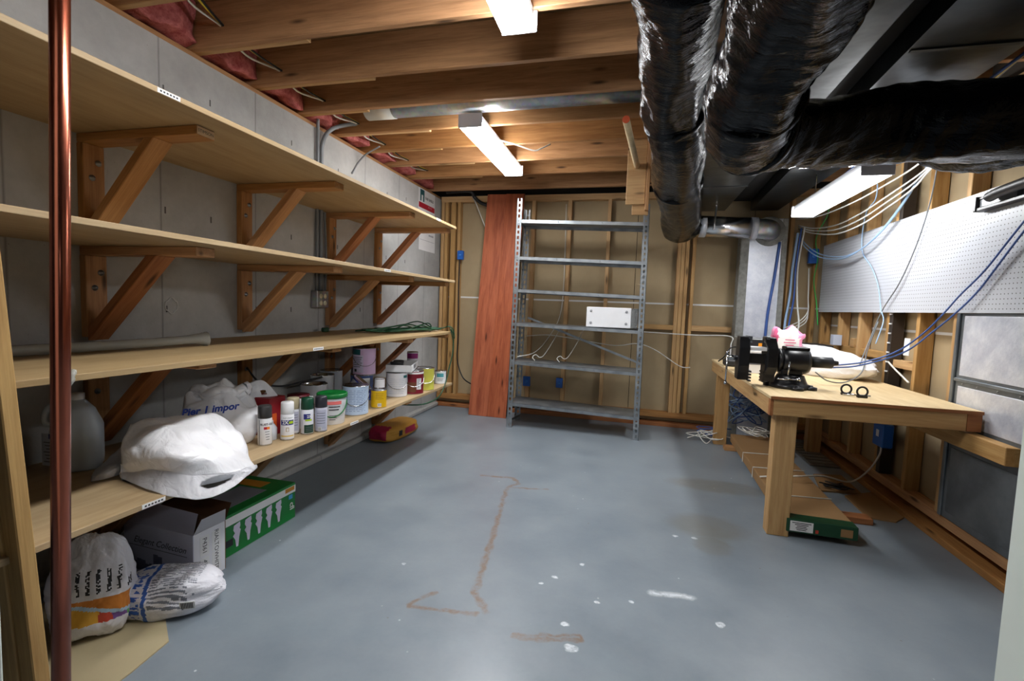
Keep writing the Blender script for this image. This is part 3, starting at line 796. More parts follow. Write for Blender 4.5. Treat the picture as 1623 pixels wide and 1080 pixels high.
beam('cross_brace', (RX0 + .05, RY1 + .004, 0.05), (RX0 + .02, RY0 + .1, 0.06), 0.004, 0.024, RACK, rk, bev=0)
t = thing('white_case', 'white boxy appliance case with four grey feet on the rack shelf', 'appliance', (-0.25, 5.0, 1.12))
box('case_body', (-0.475, 4.90, 1.1205), (-0.032, 5.2, 1.325), WHITE, t, 0.005)
box('front_panel', (-0.031, 4.905, 1.121), (0.036, 5.195, 1.32), plain('ribbed_chrome_panel', (120, 122, 122), 0.3, 0.8, bump=0.8, bs=120), t, 0.004)
for x in (-0.43, -0.078):
    for z in (1.165, 1.285): lathe('foot', [(0, .008), (.010, .008), (.013, 0)], RM((x, 4.8995, z), 90), plain('grey_rubber', (150, 152, 156), 0.7), t, 14)
# wires on and behind the rack
prop(tube('wall_cable', [(-1.25, 5.58, .95), (-.95, 5.5, .98), (-.6, 5.55, .94), (-.2, 5.5, .9), (.05, 5.55, .93), (.25, 5.52, .87), (.5, 5.45, .72), (.62, 5.5, .70)], 0.005, CWHITE), 'white cable strung along the back wall behind the rack', 'cable')
prop(tube('wall_cable', [(0.03, 5.52, 1.07), (0.3, 5.52, 1.065), (0.65, 5.5, 1.06), (0.98, 5.38, 1.07), (0.99, 5.36, .98), (0.98, 5.3, 0.86)], 0.006, CWHITE), 'white cable running from the rack to the bench top', 'cable')
prop(tube('loose_wire', [(-1.2, 4.95, .76), (-1.05, 5.15, .80), (-.95, 5.4, .95), (-.85, 5.55, 1.2), (-.82, 5.56, 1.6), (-.83, 5.56, 2.5)], 0.004, CWHITE), 'thin white wire rising behind the rack from its fifth shelf', 'wire', 'loose wires by the rack')
for px, py in ((668, 508), (752, 502)):
    p = Vector((-1.02 + (px - 668) * 0.0032, 5.03, 0.722))
    prop(tube('loose_wire', [p, p + Vector((-.03, .02, .035)), p + Vector((0, .04, .06)), p + Vector((.05, .03, .035)), p + Vector((.09, .1, .07)), p + Vector((.18, .2, .25)), (p.x + .2, 5.55, 1.1)], 0.004, CWHITE),
         'thin white wire curling on the fifth rack shelf', 'wire', 'loose wires by the rack')

# ================================================================== HANGING DOWEL BRACKET
t = thing('rod_hanger', 'pale wooden planks holding a closet rod below the ceiling joists', 'hanger', (-0.04, 4.0, 2.07))
box('plank', (-0.118, 3.985, 2.15), (0.03, 4.01, 2.70), STUD, t, 0.002)
box('plank', (-0.066, 4.011, 2.072), (0.062, 4.035, 2.72), STUD, t, 0.002)
timber('strip', (0.034, 3.96, 2.10), (0.062, 4.0105, 2.66), FIR, t)
t2 = thing('closet_rod', 'round wooden closet rod with orange painted end, held in the plank hanger', 'rod', (-0.07, 3.5, 2.45))
bm = bmesh.new(); sweep(bm, [Vector((-0.114, 3.08, 2.47)), Vector((-0.045, 3.984, 2.45))], 0.0225, 20); recentre('dowel', bm, PLYB, t2, True)
bm = bmesh.new(); sweep(bm, [Vector((-0.1143, 3.074, 2.4701)), Vector((-0.114, 3.080, 2.47))], 0.0227, 20); recentre('painted_end', bm, plain('orange_end', (214, 84, 34), 0.6), t2)

# ================================================================== WORKBENCH
bn = thing('workbench', 'plywood-topped timber workbench against the right wall', 'workbench', (1.28, 4.1, 0))
timber('table_top', (0.785, 3.0, 0.822), (1.80, 5.17, 0.84), PLYB, bn, 0.002)
box('top_edging', (0.787, 2.997, 0.822), (1.80, 3.0, 0.839), REDFIR, bn)
timber('apron', (0.805, 3.008, 0.728), (1.735, 3.046, 0.8215), STUD, bn)
timber('apron', (0.79, 3.048, 0.722), (0.828, 5.15, 0.8215), STUD, bn)
box('apron_block', (0.789, 3.008, 0.725), (0.804, 3.047, 0.8215), REDFIR, bn)
box('apron_block', (1.736, 3.008, 0.728), (1.80, 3.05, 0.8215), REDFIR, bn)
timber('apron', (0.83, 5.12, 0.728), (1.80, 5.158, 0.8215), STUD, bn)
for x, y in ((0.832, 3.05), (0.832, 5.03), (1.66, 5.03)):
    timber('leg', (x, y, 0), (x + 0.117, y + 0.089, 0.7275 if y < 4 else 0.72), STUD, bn)
timber('ledger', (1.745, 2.74, 0.625), (1.806, 3.72, 0.715), STUD, bn)
# vise
vb = Vector((1.00, 3.42, 0.84))
v = thing('bench_vise', 'large black multi-jaw vise bolted to the bench corner', 'vise', vb)
lathe('base', [(0, 0), (0.115, 0), (0.12, 0.006), (0.118, 0.022), (0.10, 0.032), (0.092, 0.05), (0.082, 0.075), (0.078, 0.085), (0, 0.085)], vb, BLACK, v, 36)
for a in (35, 155, 275, 330):
    q = vb + Vector((math.cos(math.radians(a)) * .12, math.sin(math.radians(a)) * .12, 0))
    lathe('base_lug', [(0, 0), (.036, 0), (.036, .018), (.02, .022), (.012, .022), (.012, .03), (0, .03)], q, BLACK, v, 16)
box('swivel_block', vb + Vector((-.07, -.055, .085)), vb + Vector((.06, .055, .13)), BLACK, v, 0.01)
ax = vb + Vector((0, 0, .175))
RY = Matrix.Rotation(PI / 2, 4, 'Y')
lathe('barrel', [(0, -.085), (.066, -.085), (.078, -.075), (.083, -.05), (.083, .055), (.074, .075), (.05, .085), (0, .085)], Matrix.Translation(ax + Vector((.02, 0, 0))) @ RY, BLACK, v, 32)
box('anvil', ax + Vector((-.05, -.045, .07)), ax + Vector((.09, .045, .092)), BLACK, v, 0.004)
lathe('tail', [(0, 0), (.036, 0), (.036, .13), (.030, .135), (.018, .14), (.014, .165), (0, .165)], Matrix.Translation(ax + Vector((.10, 0, 0))) @ RY, BLACKP, v, 24)
lathe('collar', [(0, 0), (.076, 0), (.076, .018), (0, .018)], Matrix.Translation(ax + Vector((-.085, 0, 0))) @ RY, BLACK, v, 28)
def jaw(x0, x1, dirn):
    bm = bmesh.new()
    prof = [(-.04, .145), (.04, .145), (.045, .11), (.06, .07), (.06, -.05), (.045, -.09), (.045, -.14), (-.045, -.14), (-.045, -.09), (-.06, -.05), (-.06, .07), (-.045, .11)]
    a = [bm.verts.new((x0, y, z)) for y, z in prof]; b = [bm.verts.new((x1, y, z)) for y, z in prof]
    bm.faces.new(a); bm.faces.new(b[::-1])
    for k in range(len(prof)): bm.faces.new((a[k], a[(k + 1) % len(prof)], b[(k + 1) % len(prof)], b[k]))
    for q in bm.verts:
        if q.co.z > .1 or q.co.z < -.08: q.co.x += (.016 if (q.co.x == x0) == (dirn > 0) else 0) * (1 if dirn > 0 else -1)
    bmesh.ops.bevel(bm, geom=bm.edges[:], offset=.004, segments=1, affect='EDGES')
    bmesh.ops.translate(bm, verts=bm.verts, vec=ax)
    j = recentre('fixed_jaw' if dirn < 0 else 'moving_jaw', bm, BLACK, v)
    xx = x0 if dirn < 0 else x1
    box('jaw_plate', ax + Vector((xx - .012, -.042, .108)), ax + Vector((xx + .012, .042, .15)), ZINC, j, 0.002)
    for k in range(4):
        box('pipe_tooth', ax + Vector((xx + (-.018 if dirn < 0 else 0), -.048, -.148 + k * .02)), ax + Vector((xx + (0 if dirn < 0 else .018), .048, -.138 + k * .02)), BLACK, j)
jaw(-.155, -.09, -1); jaw(-.325, -.26, 1)
box('slide_bar', ax + Vector((-.30, -.028, -.03)), ax + Vector((-.10, .028, .035)), plain('dark_steel_bar', (60, 58, 58), 0.35, 0.8), v, 0.004)
box('guide_plate', ax + Vector((-.27, -.045, .055)), ax + Vector((-.15, .045, .08)), WHITE, v, 0.003)
tube('lead_screw', [ax + Vector((-.39, 0, 0)), ax + Vector((-.31, 0, 0))], 0.016, CHROME, v, curve=False, seg=16)
h = tube('handle', [ax + Vector((-.385, -.005, .03)), ax + Vector((-.39, -.02, -.17))], 0.006, CHROME, v, curve=False, seg=10)
for p in (ax + Vector((-.385, -.005, .03)), ax + Vector((-.39, -.02, -.17))): lathe('handle_knob', [(0, -.012), (.010, -.008), (.012, 0), (.010, .008), (0, .012)], p, CHROME, h, 14)
tube('lock_lever', [vb + Vector((-.10, -.09, .062)), vb + Vector((.02, -.10, .065))], 0.005, CHROME, v, curve=False)
tube('lock_lever', [ax + Vector((-.035, -.088, .0)), ax + Vector((-.04, -.092, -.085))], 0.005, CHROME, v, curve=False)
lathe('lock_nut', [(0, .02), (.012, .02), (.012, 0)], RM(vb + Vector((.02, -.085, .065)), 90), CHROME, v, 8)
# pair of ring clamps
t = thing('ring_clamp', 'black twin-ring tool clamp standing near the bench front edge', 'clamp', (1.30, 3.20, .84))
for x, y in ((1.262, 3.26), (1.318, 3.19)):
    bm = bmesh.new(); P = [Vector((x + .027 * math.cos(a), y, .876 + .027 * math.sin(a))) for a in [2 * PI * k / 28 for k in range(29)]]
    sweep(bm, P, .0058, 8, caps=False); recentre('ring', bm, BLACK, t, True)
    box('ring_foot', (x - .026, y - .012, .8402), (x + .026, y + .012, .855), BLACK, t, 0.002)
tube('clamp_bolt', [(1.23, 3.22, .85), (1.37, 3.21, .85)], 0.005, CHROME, t, curve=False)
# electronics
t = thing('silver_receiver', 'silver metal electronics box with slotted top at the back of the bench', 'electronics', (1.18, 4.9, .84))
box('case_body', (.965, 4.72, .8405), (1.42, 5.10, 1.085), plain('silver_case', (168, 170, 168), 0.4, 0.6), t, 0.004)
box('front_panel', (.963, 4.712, .845), (1.422, 4.7195, 1.08), BLACKP, t, 0.002)
box('warning_label', (1.10, 4.7095, .96), (1.22, 4.7118, 1.05), plain('orange_label', (232, 150, 20), 0.5), t)
box('top_vent', (1.08, 4.86, 1.0852), (1.16, 4.90, 1.0865), BLACKP, t)
t = thing('black_receiver', 'black electronics box beside the silver one on the bench', 'electronics', (1.56, 4.85, .84))
box('case_body', (1.43, 4.68, .8405), (1.69, 5.05, 1.06), BLACKP, t, 0.005)
box('trim_strip', (1.43, 4.678, .98), (1.69, 4.6797, .985), CHROME, t)
prop(box('power_adapter', (.80, 4.52, .8405), (.90, 4.66, .90), BLACKP, bev=0.012), 'black power adapter lying at the rack-side edge of the bench', 'adapter')
t = thing('label_box', 'small white box standing behind the vise jaws', 'box', (.90, 4.2, .84))
box('carton', (.845, 4.10, .8405), (1.0, 4.28, 1.02), PAPER, t, 0.003)
box('printed_band', (.844, 4.098, .91), (1.001, 4.1005, .95), GREYINK, t)
prop(tube('adapter_cable', [(.78, 4.75, .86), (.82, 4.70, .91), (.87, 4.72, .99), (.93, 4.68, 1.0), (.95, 4.62, .93), (.90, 4.58, .895)], 0.006, CBLK), 'black cable arching from the adapter on the bench', 'cable')
# pink ticket bag
def lump(name, M, sx, sy, sz, mat, parent, seed, amp=0.12, sq=3.0, nu=40, nv=26, fn=None, mats=None, mfun=None, flat=0.0):
    """soft squarish sack; mfun(u,v,n)->material slot"""
    bm = bmesh.new(); rings = []
    for j in range(nv + 1):
        ph = -PI / 2 + PI * j / nv; ring = []
        for i in range(nu):
            th = 2 * PI * i / nu
            d = Vector((math.cos(ph) * math.cos(th), math.cos(ph) * math.sin(th), math.sin(ph)))
            k = (abs(d.x) ** sq + abs(d.y) ** sq + abs(d.z) ** sq) ** (-1 / sq); p = d * k
            q = Vector((p.x * sx, p.y * sy, p.z * sz))
            a = 1 + amp * (N3(d, 1.7, seed) + 0.55 * N3(d, 4.1, seed + 1) + 0.35 * abs(N3(d, 8.5, seed + 2)))
            q *= a
            if fn: q = fn(q, d)
            if flat and q.z < -sz * (1 - flat): q.z = -sz * (1 - flat)
            ring.append(bm.verts.new(q))
        rings.append(ring)
    for j in range(nv):
        for i in range(nu):
            vs = (rings[j][i], rings[j][(i + 1) % nu], rings[j + 1][(i + 1) % nu], rings[j + 1][i])
            f = bm.faces.new(vs)
            if mfun: f.material_index = mfun(sum((x.co for x in vs), Vector()) / 4)
    bmesh.ops.remove_doubles(bm, verts=bm.verts, dist=1e-5)
    return link(name, tomesh(bm, name), mats or mat, parent, M, True)

PNK = plain('pink_plastic_bag', (240, 150, 186), 0.35, bump=0.3); PNKD = plain('deep_pink_print', (206, 84, 126), 0.5)
t = thing('pink_bag', 'pink and white plastic bag with printed label standing behind the vise', 'bag', (1.235, 4.38, .84))
def pk(c): return 1 if (abs(c.x + .005) < .075 and c.y < -.02 and c.z > -.10) else (2 if (c.x < .0 and c.y < -.02) else 0)
lump('bag_body', Matrix.Translation((1.235, 4.38, 1.028)), .105, .07, .175, None, t, 5, .10, 3.2, 48, 40, mats=[PNK, PAPER, PNKD], mfun=pk,
     fn=lambda q, d: Vector((q.x * (1 + (.25 if q.z > .1 else 0)), q.y, q.z + (.02 * math.sin(q.x * 60) if d.z > .6 else 0))))
for k in range(4): plate('lettering', face_my((1.235, 4.299, 1.11 - k * .022)), (.07, .09, .06, .08)[k], .007, PNKD, t, .0006)
# white bag rolled on the bench
t = thing('white_bundle', 'white plastic bag wrapped around a rolled bundle on the bench by the right wall', 'bag', (1.55, 4.2, .84))
Mx = Matrix.Translation((1.50, 4.30, .928)) @ Matrix.Rotation(math.radians(-52), 4, 'Z')
lump('bag_body', Mx, .36, .15, .10, BAG, t, 11, .13, 3.0, 60, 30, flat=.12, fn=lambda q, d: Vector((q.x, q.y * (1.15 - .5 * q.x), q.z * (1.25 - 1.3 * q.x) + (0 if q.z < 0 else .0))))
for k in range(3): tube('red_print', [Mx @ Vector((-.2 + .1 * k, -.155, .0)), Mx @ Vector((-.12 + .1 * k, -.16, .015)), Mx @ Vector((-.04 + .1 * k, -.150, .01))], 0.004, PNKD, t, seg=5)
prop(box('wall_switch', (RW - .008, 3.80, 1.06), (RW - .001, 3.87, 1.18), WHITE, bev=0.003), 'white wall plate on the right wall stud above the bench', 'wall plate')
prop(box('white_carton', (1.76, 4.90, 1.056), (1.828, 4.97, 1.15), plain('pale_blue_carton', (196, 204, 222), 0.5), bev=0.002), 'small pale carton standing on the wall blocking above the bench', 'box')
box_ = prop(timber('wood_scrap', (1.845, 4.70, 1.0555), (1.915, 4.78, 1.13), STUD), 'small wood offcut standing on the wall blocking above the bench', 'offcut')

# pegboard and tool
t = thing('pegboard', 'white perforated pegboard panel fixed along the right wall', 'pegboard', (1.82, 3.7, 1.35))
box('panel', (RW - .022, 1.9, 1.357), (RW - .016, 5.46, 2.02), PEG, t)
for y in (2.4, 3.4, 4.4, 5.3): timber('furring', (RW - .0158, y - .02, 1.37), (RW - .0005, y + .02, 2.0), STUD, t)
t = thing('tool_holder', 'black bar tool with handle hung near the top of the pegboard', 'tool', (1.79, 2.9, 1.93))
P0, P1 = on(1552, 330, 'x', 1.80), on(1660, 305, 'x', 1.80)
box('frame', (1.765, 2.62, 1.905), (1.8075, 3.19, 1.925), BLACK, t, .004)
box('frame', (1.770, 2.62, 1.965), (1.8075, 3.19, 1.98), BLACK, t, .004)
box('frame_end', (1.760, 3.165, 1.905), (1.8075, 3.19, 1.985), BLACK, t, .004)
tube('grip', [(1.745, 3.04, 1.955), (1.742, 2.95, 1.965), (1.742, 2.75, 1.97), (1.745, 2.62, 1.965)], .026, BLACKP, t, seg=12)
box('blade', (1.775, 2.9, 1.926), (1.80, 3.16, 1.9645), plain('smoke_plastic', (120, 124, 128), 0.25), t)
# steel panel over the stud bay, right wall
g = G('spangled_panel_steel'); v = g.coord(); n = g.noise(v, 3, 5)
g.set(g.ramp(n, [(0.3, srgb(92, 98, 104)), (0.7, srgb(138, 145, 150))]), 0.5, 0.6); g.bump(g.noise(v, 5, 3), 0.25, 0.02); PANEL = g.m
t = thing('steel_panel', 'grey galvanised return-air sheet panel on the right wall beside the bench end', 'panel', (1.81, 3.05, 0.1))
box('sheet', (RW - .010, 2.66, 0.16), (RW - .003, 3.335, 1.355), PANEL, t, .002)
for z0, z1, m in ((.20, .58, PANEL), (.73, .94, FOIL), (1.0, 1.34, FOIL)):
    box('pressed_field', (RW - .013, 2.75, z0), (RW - .0095, 3.26, z1), m, t, .002)
for y in (2.68, 3.30): box('standing_seam', (RW - .022, y - .012, .16), (RW - .0098, y + .012, 1.355), PANEL, t, .003)
box('cross_seam', (RW - .020, 2.69, .965), (RW - .0098, 3.29, .985), PANEL, t, .003)
for y in (2.8, 2.95, 3.1, 3.22): lathe('screw', [(0, .003), (.005, .002), (.006, 0)], Matrix.Translation((RW - .0135, y, .955)) @ Matrix.Rotation(-PI / 2, 4, 'Y'), ZINC, t, 8)

# ================================================================== CABLES AT THE RIGHT
def cab(pts, r, m, label, grp=None, cat='cable', name='network_cable'):
    return prop(tube(name, pts, r, m, seg=7), label, cat, grp)
cab([(1.56, 5.45, 2.15), (1.55, 5.5, 1.8), (1.53, 5.45, 1.5), (1.48, 5.35, 1.25), (1.45, 5.25, 1.08)], .012, CLBLUE, 'pale blue cable bundle hanging down beside the foil riser', 'hanging network cables')
cab([(1.59, 5.45, 2.20), (1.58, 5.5, 1.8), (1.57, 5.45, 1.5), (1.50, 5.3, 1.2), (1.47, 5.2, 1.08)], .009, CBLUE, 'blue cable hanging down beside the foil riser', 'hanging network cables')
cab([(1.61, 5.42, 2.20), (1.60, 5.5, 1.8), (1.59, 5.4, 1.45), (1.56, 5.2, 1.22), (1.50, 5.1, 1.1)], .008, CWHITE, 'white cable hanging down beside the foil riser', 'hanging network cables')
X_ = lambda px, py, x: on(px, py, 'x', x)
def wires(lst, r, m, lab, grp):
    cab([X_(*q) for q in lst], r, m, lab, grp)
G1 = 'cables sagging along the right wall'
for k in range(3):
    wires([(1266, 358 + 3 * k, 1.60), (1290, 362 + 4 * k, 1.66), (1325, 357 + 7 * k, 1.68), (1365, 338 + 9 * k, 1.70), (1405, 312 + 9 * k, 1.72), (1445, 285 + 8 * k, 1.74), (1470, 266 + 4 * k, 1.74), (1500, 240, 1.74)], .006, CWHITE, 'white network cable sagging below the bench light, the %s of three' % ('uppermost', 'middle', 'lowest')[k], G1)
for k in range(2):
    wires([(1266, 372 + 4 * k, 1.60), (1278, 388 + 6 * k, 1.64), (1300, 403 + 5 * k, 1.70), (1335, 407 + 3 * k, 1.73), (1368, 393, 1.75), (1400, 362 + 2 * k, 1.76), (1432, 320 + 3 * k, 1.76), (1462, 275, 1.76), (1485, 245, 1.76)], .0058, CLBLUE, 'pale blue network cable sagging across the pegboard corner, the %s of two' % ('upper', 'lower')[k], G1)
wires([(1262, 348, 1.55), (1300, 342, 1.60), (1350, 322, 1.65), (1400, 295, 1.70), (1445, 268, 1.72), (1480, 240, 1.72)], .006, CWHITE, 'white network cable drawn tight right under the bench light', G1)
wires([(1362, 275, 1.45), (1388, 283, 1.6), (1388, 315, 1.72), (1372, 340, 1.78), (1366, 395, 1.79), (1382, 425, 1.79), (1392, 455, 1.79), (1396, 490, 1.78), (1400, 510, 1.76), (1388, 545, 1.7)], .004, CLBLUE, 'thin pale blue cable hanging in front of the pegboard', G1)
wires([(1486, 262, 1.76), (1478, 305, 1.78), (1466, 350, 1.79), (1448, 400, 1.79), (1425, 450, 1.79), (1398, 493, 1.78), (1378, 540, 1.72), (1362, 580, 1.6)], .0042, CGREY, 'dark grey cable falling diagonally across the pegboard middle', G1)
wires([(1640, 330, 1.76), (1600, 380, 1.77), (1560, 430, 1.78), (1520, 470, 1.78), (1495, 498, 1.78), (1462, 530, 1.74), (1420, 558, 1.66), (1370, 574, 1.5), (1318, 580, 1.32)], .005, CBLUE, 'blue network cable slanting from pegboard to the vise tail, upper strand', G1)
wires([(1640, 345, 1.77), (1605, 390, 1.78), (1575, 430, 1.785), (1550, 462, 1.785), (1520, 492, 1.78), (1480, 525, 1.75), (1430, 560, 1.68), (1360, 580, 1.52), (1320, 583, 1.33)], .005, CBLUE, 'blue network cable slanting from pegboard to the vise tail, lower strand', G1)
wires([(1392, 510, 1.77), (1375, 555, 1.70), (1366, 590, 1.60), (1340, 606, 1.45), (1312, 604, 1.30), (1292, 590, 1.22)], .0045, CGREY, 'thin grey wire drooping onto the bench top', G1)
wires([(1315, 310, 1.5), (1312, 340, 1.66), (1297, 368, 1.72), (1293, 385, 1.76), (1296, 410, 1.78), (1290, 445, 1.78), (1294, 480, 1.78), (1296, 515, 1.76)], .005, CLIME, 'lime green wire dangling at the pegboard corner', G1)
wires([(1408, 574, 1.81), (1418, 585, 1.81), (1430, 597, 1.80), (1440, 607, 1.795)], .006, CWHITE, 'white cable lying along the bench rear by the wall', G1)
for k in range(3): cab([(1.50 - .02 * k, 5.3, 1.12 + .03 * k), (1.58, 5.25, 1.2 + .03 * k), (1.66, 5.3, 1.28 + .04 * k), (1.70, 5.45, 1.5), (1.70, 5.5, 1.8)], .005, CWHITE, 'white wire looping from the pink bag to the back corner, the %s of three' % ('lowest', 'middle', 'highest')[k], 'loops by the foil riser')
# dark cables above the bench light
for k, (m, lab) in enumerate(((CBLUE, 'blue cable draped above the bench light by the trunk duct'), (CBLK, 'black cable draped above the bench light by the trunk duct'), (CYEL, 'yellow cable draped above the bench light by the trunk duct'), (CGREY, 'grey cable draped above the bench light by the trunk duct'))):
    cab([(1.60, 5.40, 2.3), (1.50 + .03 * k, 5.0, 2.38 + .02 * k), (1.46 + .05 * k, 4.4, 2.36 + .04 * k), (1.50 + .03 * k, 3.8, 2.42), (1.48 + .07 * k, 3.2, 2.36 + .05 * k), (1.60, 2.6, 2.5)], .007, m, lab, 'cables above the bench light')

# ================================================================== UNDER THE BENCH
t = thing('flat_carton', 'long flat brown carton with green printed end and white label under the bench', 'carton', (1.12, 4.1, .04))
Mc = Matrix.Translation((1.115, 3.035, .0405)) @ Matrix.Rotation(math.radians(-1.5), 4, 'Z')
def cb(name, lo, hi, m, bev=.002, par=None):
    bm = bmesh.new(); bbox(bm, lo, hi, bev); return link(name, tomesh(bm, name), m, par or t, Mc)
cb('carton_body', (-.18, .015, 0), (.18, 2.02, .075), CARD, .004)
e = cb('green_end', (-.182, 0, -.001), (.182, .09, .077), GREEND, .003)
plate('shipping_label', Mc @ face_my((-.105, -.0005, .038)), .12, .06, PAPER, e, .0008)
for k in range(5): plate('lettering', Mc @ face_my((-.105, -.0015, .058 - k * .010)), (.10, .07, .05, .06, .05)[k], .0045, INK, e, .0003)
plate('tan_patch', Mc @ face_my((.125, -.0005, .035)), .06, .045, CARD, e, .0008)
plate('red_mark', Mc @ face_my((-.025, -.0005, .020)), .016, .02, plain('red_mark', (176, 60, 40), 0.5), e, .0008)
for y in (.38, .95, 1.35):
    bm = bmesh.new(); P = [Vector(p) for p in ((-.184, y, -.002), (-.184, y, .079), (.184, y + .05, .079), (.184, y + .05, -.002))]
    sweep(bm, P, .004, 6); link('strapping', tomesh(bm, 'strapping'), CWHITE, t, Mc)
prop(timber('wood_spacer', (.90, 4.83, 0), (1.5, 4.92, .04), FIR), 'timber batten under the far end of the flat carton', 'batten')
prop(timber('wood_spacer', (.97, 3.40, 0), (1.53, 3.49, .04), REDFIR), 'timber batten under the near end of the flat carton', 'batten')
t = thing('floor_register', 'grey metal register grille lying on the floor under the bench', 'grille', (1.72, 5.1, 0))
box('register_frame', (1.56, 4.62, 0), (1.80, 5.4, .012), plain('grey_register', (120, 120, 118), 0.5, 0.5), t, .003)
for k in range(7): box('slat', (1.58, 4.68 + k * .1, .0122), (1.78, 4.73 + k * .1, .02), plain('light_register_slat', (150, 150, 146), 0.5, 0.5), t)
def sheetpiece(name, pts, z, th, m, label, cat):
    bm = bmesh.new(); a = [bm.verts.new((p[0], p[1], z)) for p in pts]; b = [bm.verts.new((p[0], p[1], z + th)) for p in pts]
    bm.faces.new(a[::-1]); bm.faces.new(b)
    for k in range(len(pts)): bm.faces.new((a[k], a[(k + 1) % len(pts)], b[(k + 1) % len(pts)], b[k]))
    return prop(recentre(name, bm, m, None), label, cat)
sheetpiece('board_scrap', [(1.42, 3.95), (1.50, 4.35), (1.72, 4.40), (1.70, 3.98)], .0, .012, CARD, 'scrap board lying under the bench beside the flat carton', 'board')
sheetpiece('board_scrap', [(1.55, 3.52), (1.56, 3.9), (1.79, 4.05), (1.79, 3.60), (1.70, 3.50)], .0, .010, CARD, 'brown board piece on the floor against the right wall plate', 'board')
cab([(.95, 3.75, .125), (1.2, 3.75, .16), (1.40, 3.85, .15), (1.6, 3.95, .1), (1.72, 3.98, .18), (1.79, 3.98, .32), (1.79, 3.98, .42)], .006, CWHITE, 'white cable running from the flat carton up to the blue box under the bench')
random.seed(21)
def tangle(c, R, n, m, r, lab, grp, zsc=.6, zmin=.006):
    pts = []
    for k in range(n):
        a = k * 2.2 + random.uniform(-.5, .5); q = R * random.uniform(.45, 1)
        pts.append((c[0] + math.cos(a) * q, c[1] + math.sin(a) * q * .7, max(zmin, c[2] + random.uniform(-.5, .5) * R * zsc)))
    cab(pts, r, m, lab, grp, 'cable', 'cable_tangle')
tangle((.80, 5.10, .06), .24, 14, CWHITE, .005, 'white wire tangled on the floor by the far bench leg', 'cable tangles', .5)
tangle((.84, 5.25, .08), .20, 14, CBLUE, .005, 'blue wire tangled on the floor by the far bench leg', 'cable tangles', .5)
tangle((1.20, 5.33, .42), .26, 26, CBLUE, .006, 'blue cable heap behind the bench legs by the foil riser', 'cable tangles', 1.7)
tangle((1.12, 5.30, .38), .26, 22, CLBLUE, .005, 'pale blue cable heap behind the bench legs by the foil riser', 'cable tangles', 1.6)
tangle((1.20, 4.98, .17), .17, 22, CWHITE, .004, 'white wire nest lying on the far end of the flat carton', 'cable tangles', .4, .125)
tangle((1.55, 4.02, .04), .14, 12, CBLK, .005, 'black wire curled on the floor under the bench', 'cable tangles', .3, .018)

# ================================================================== LEFT FOREGROUND
t = thing('copper_pipe', 'copper water pipe standing in the foreground before the shelves', 'pipe', (-1.28, .8, 0))
p0, p1 = on(97, 1080, 'y', .80), on(94.5, 0, 'y', .80); d = (p1 - p0) / (p1.z - p0.z)
bm = bmesh.new(); sweep(bm, [p0 - d * p0.z, p0 + d * (JZ - p0.z)], .0183, 32); recentre('pipe', bm, COPPER, t, True)
t = thing('timber_post', 'doubled timber stud post leaning before the shelf ends by the copper pipe', 'post', (-1.63, .95, 0))
q0, q1 = Vector((-1.59, .955, .0)), Vector((-1.59, .838, 1.93))
dz = (q1 - q0)
beam('stud', q0 + Vector((-.028, -.019, 0)), q1 + Vector((-.028, -.019, 0)), 0.055, 0.038, POSTW, t, up=(0, 1, 0))
beam('stud', q0 + Vector((-.105, -.024, 0)), q1 + Vector((-.105, -.024, 0)), 0.095, 0.038, POSTW, t, up=(0, 1, 0))

# ================================================================== THINGS ON THE SHELVES
Z4, Z3, Z2 = 0.561, 1.045, 1.52
CAPN = {}
def spray(x, y, cap, body, bodyname, rot, label, deco=None, h=.20):
    t = thing('spray_can', label, 'spray can', (x, y, Z4), 'spray paint cans on the lowest shelf')
    L = (x, y, Z4 + .0005)
    lathe('can_body', [(0, 0), (.031, 0), (.033, .004), (.033, h * .66), (.031, h * .68), (.030, h * .69)], L, plain('spray_' + bodyname, body, 0.28), t, 24)
    lathe('cap', [(.0315, h * .685), (.0325, h * .69), (.0315, h * .97), (.029, h * .995), (0, h)], L, plain('cap_%d_%d_%d' % cap, cap, 0.4), t, 24)
    lathe('rim', [(.0332, .0), (.0338, .003), (.0332, .007)], L, CHROME, t, 24)
    if deco: deco(t, Matrix.Translation((x, y, Z4)) @ Matrix.Rotation(math.radians(rot), 4, 'Z'))
    return t
def onc(M, r, z, a=0.0):
    """frame on a can's side: faces outwards at angle a from local -Y"""
    return M @ Matrix.Rotation(math.radians(a), 4, 'Z') @ Matrix.Translation((0, -r, z)) @ Matrix(((1, 0, 0, 0), (0, 0, -1, 0), (0, 1, 0, 0), (0, 0, 0, 1)))
def band(t, M, r, z0, z1, a0, a1, m, name='printed_band', n=12):
    bm = bmesh.new(); vs = []
    for k in range(n + 1):
        a = math.radians(a0 + (a1 - a0) * k / n) - PI / 2
        vs.append([bm.verts.new((r * math.cos(a), r * math.sin(a), z)) for z in (z0, z1)])
    for k in range(n): bm.faces.new((vs[k][0], vs[k + 1][0], vs[k + 1][1], vs[k][1]))
    return link(name, tomesh(bm, name), m, t, M, True)
RED = plain('red_print', (176, 24, 48), 0.5); YEL = plain('yellow_print', (228, 190, 30), 0.45); NAVY = plain('navy_print', (32, 40, 120), 0.4); LIME = plain('lime_print', (170, 200, 40), 0.45)
DGRN = plain('dark_green_label', (14, 58, 40), 0.45); TEALP = plain('teal_print', (26, 92, 98), 0.5); GRYB = plain('grey_label', (176, 178, 196), 0.45)
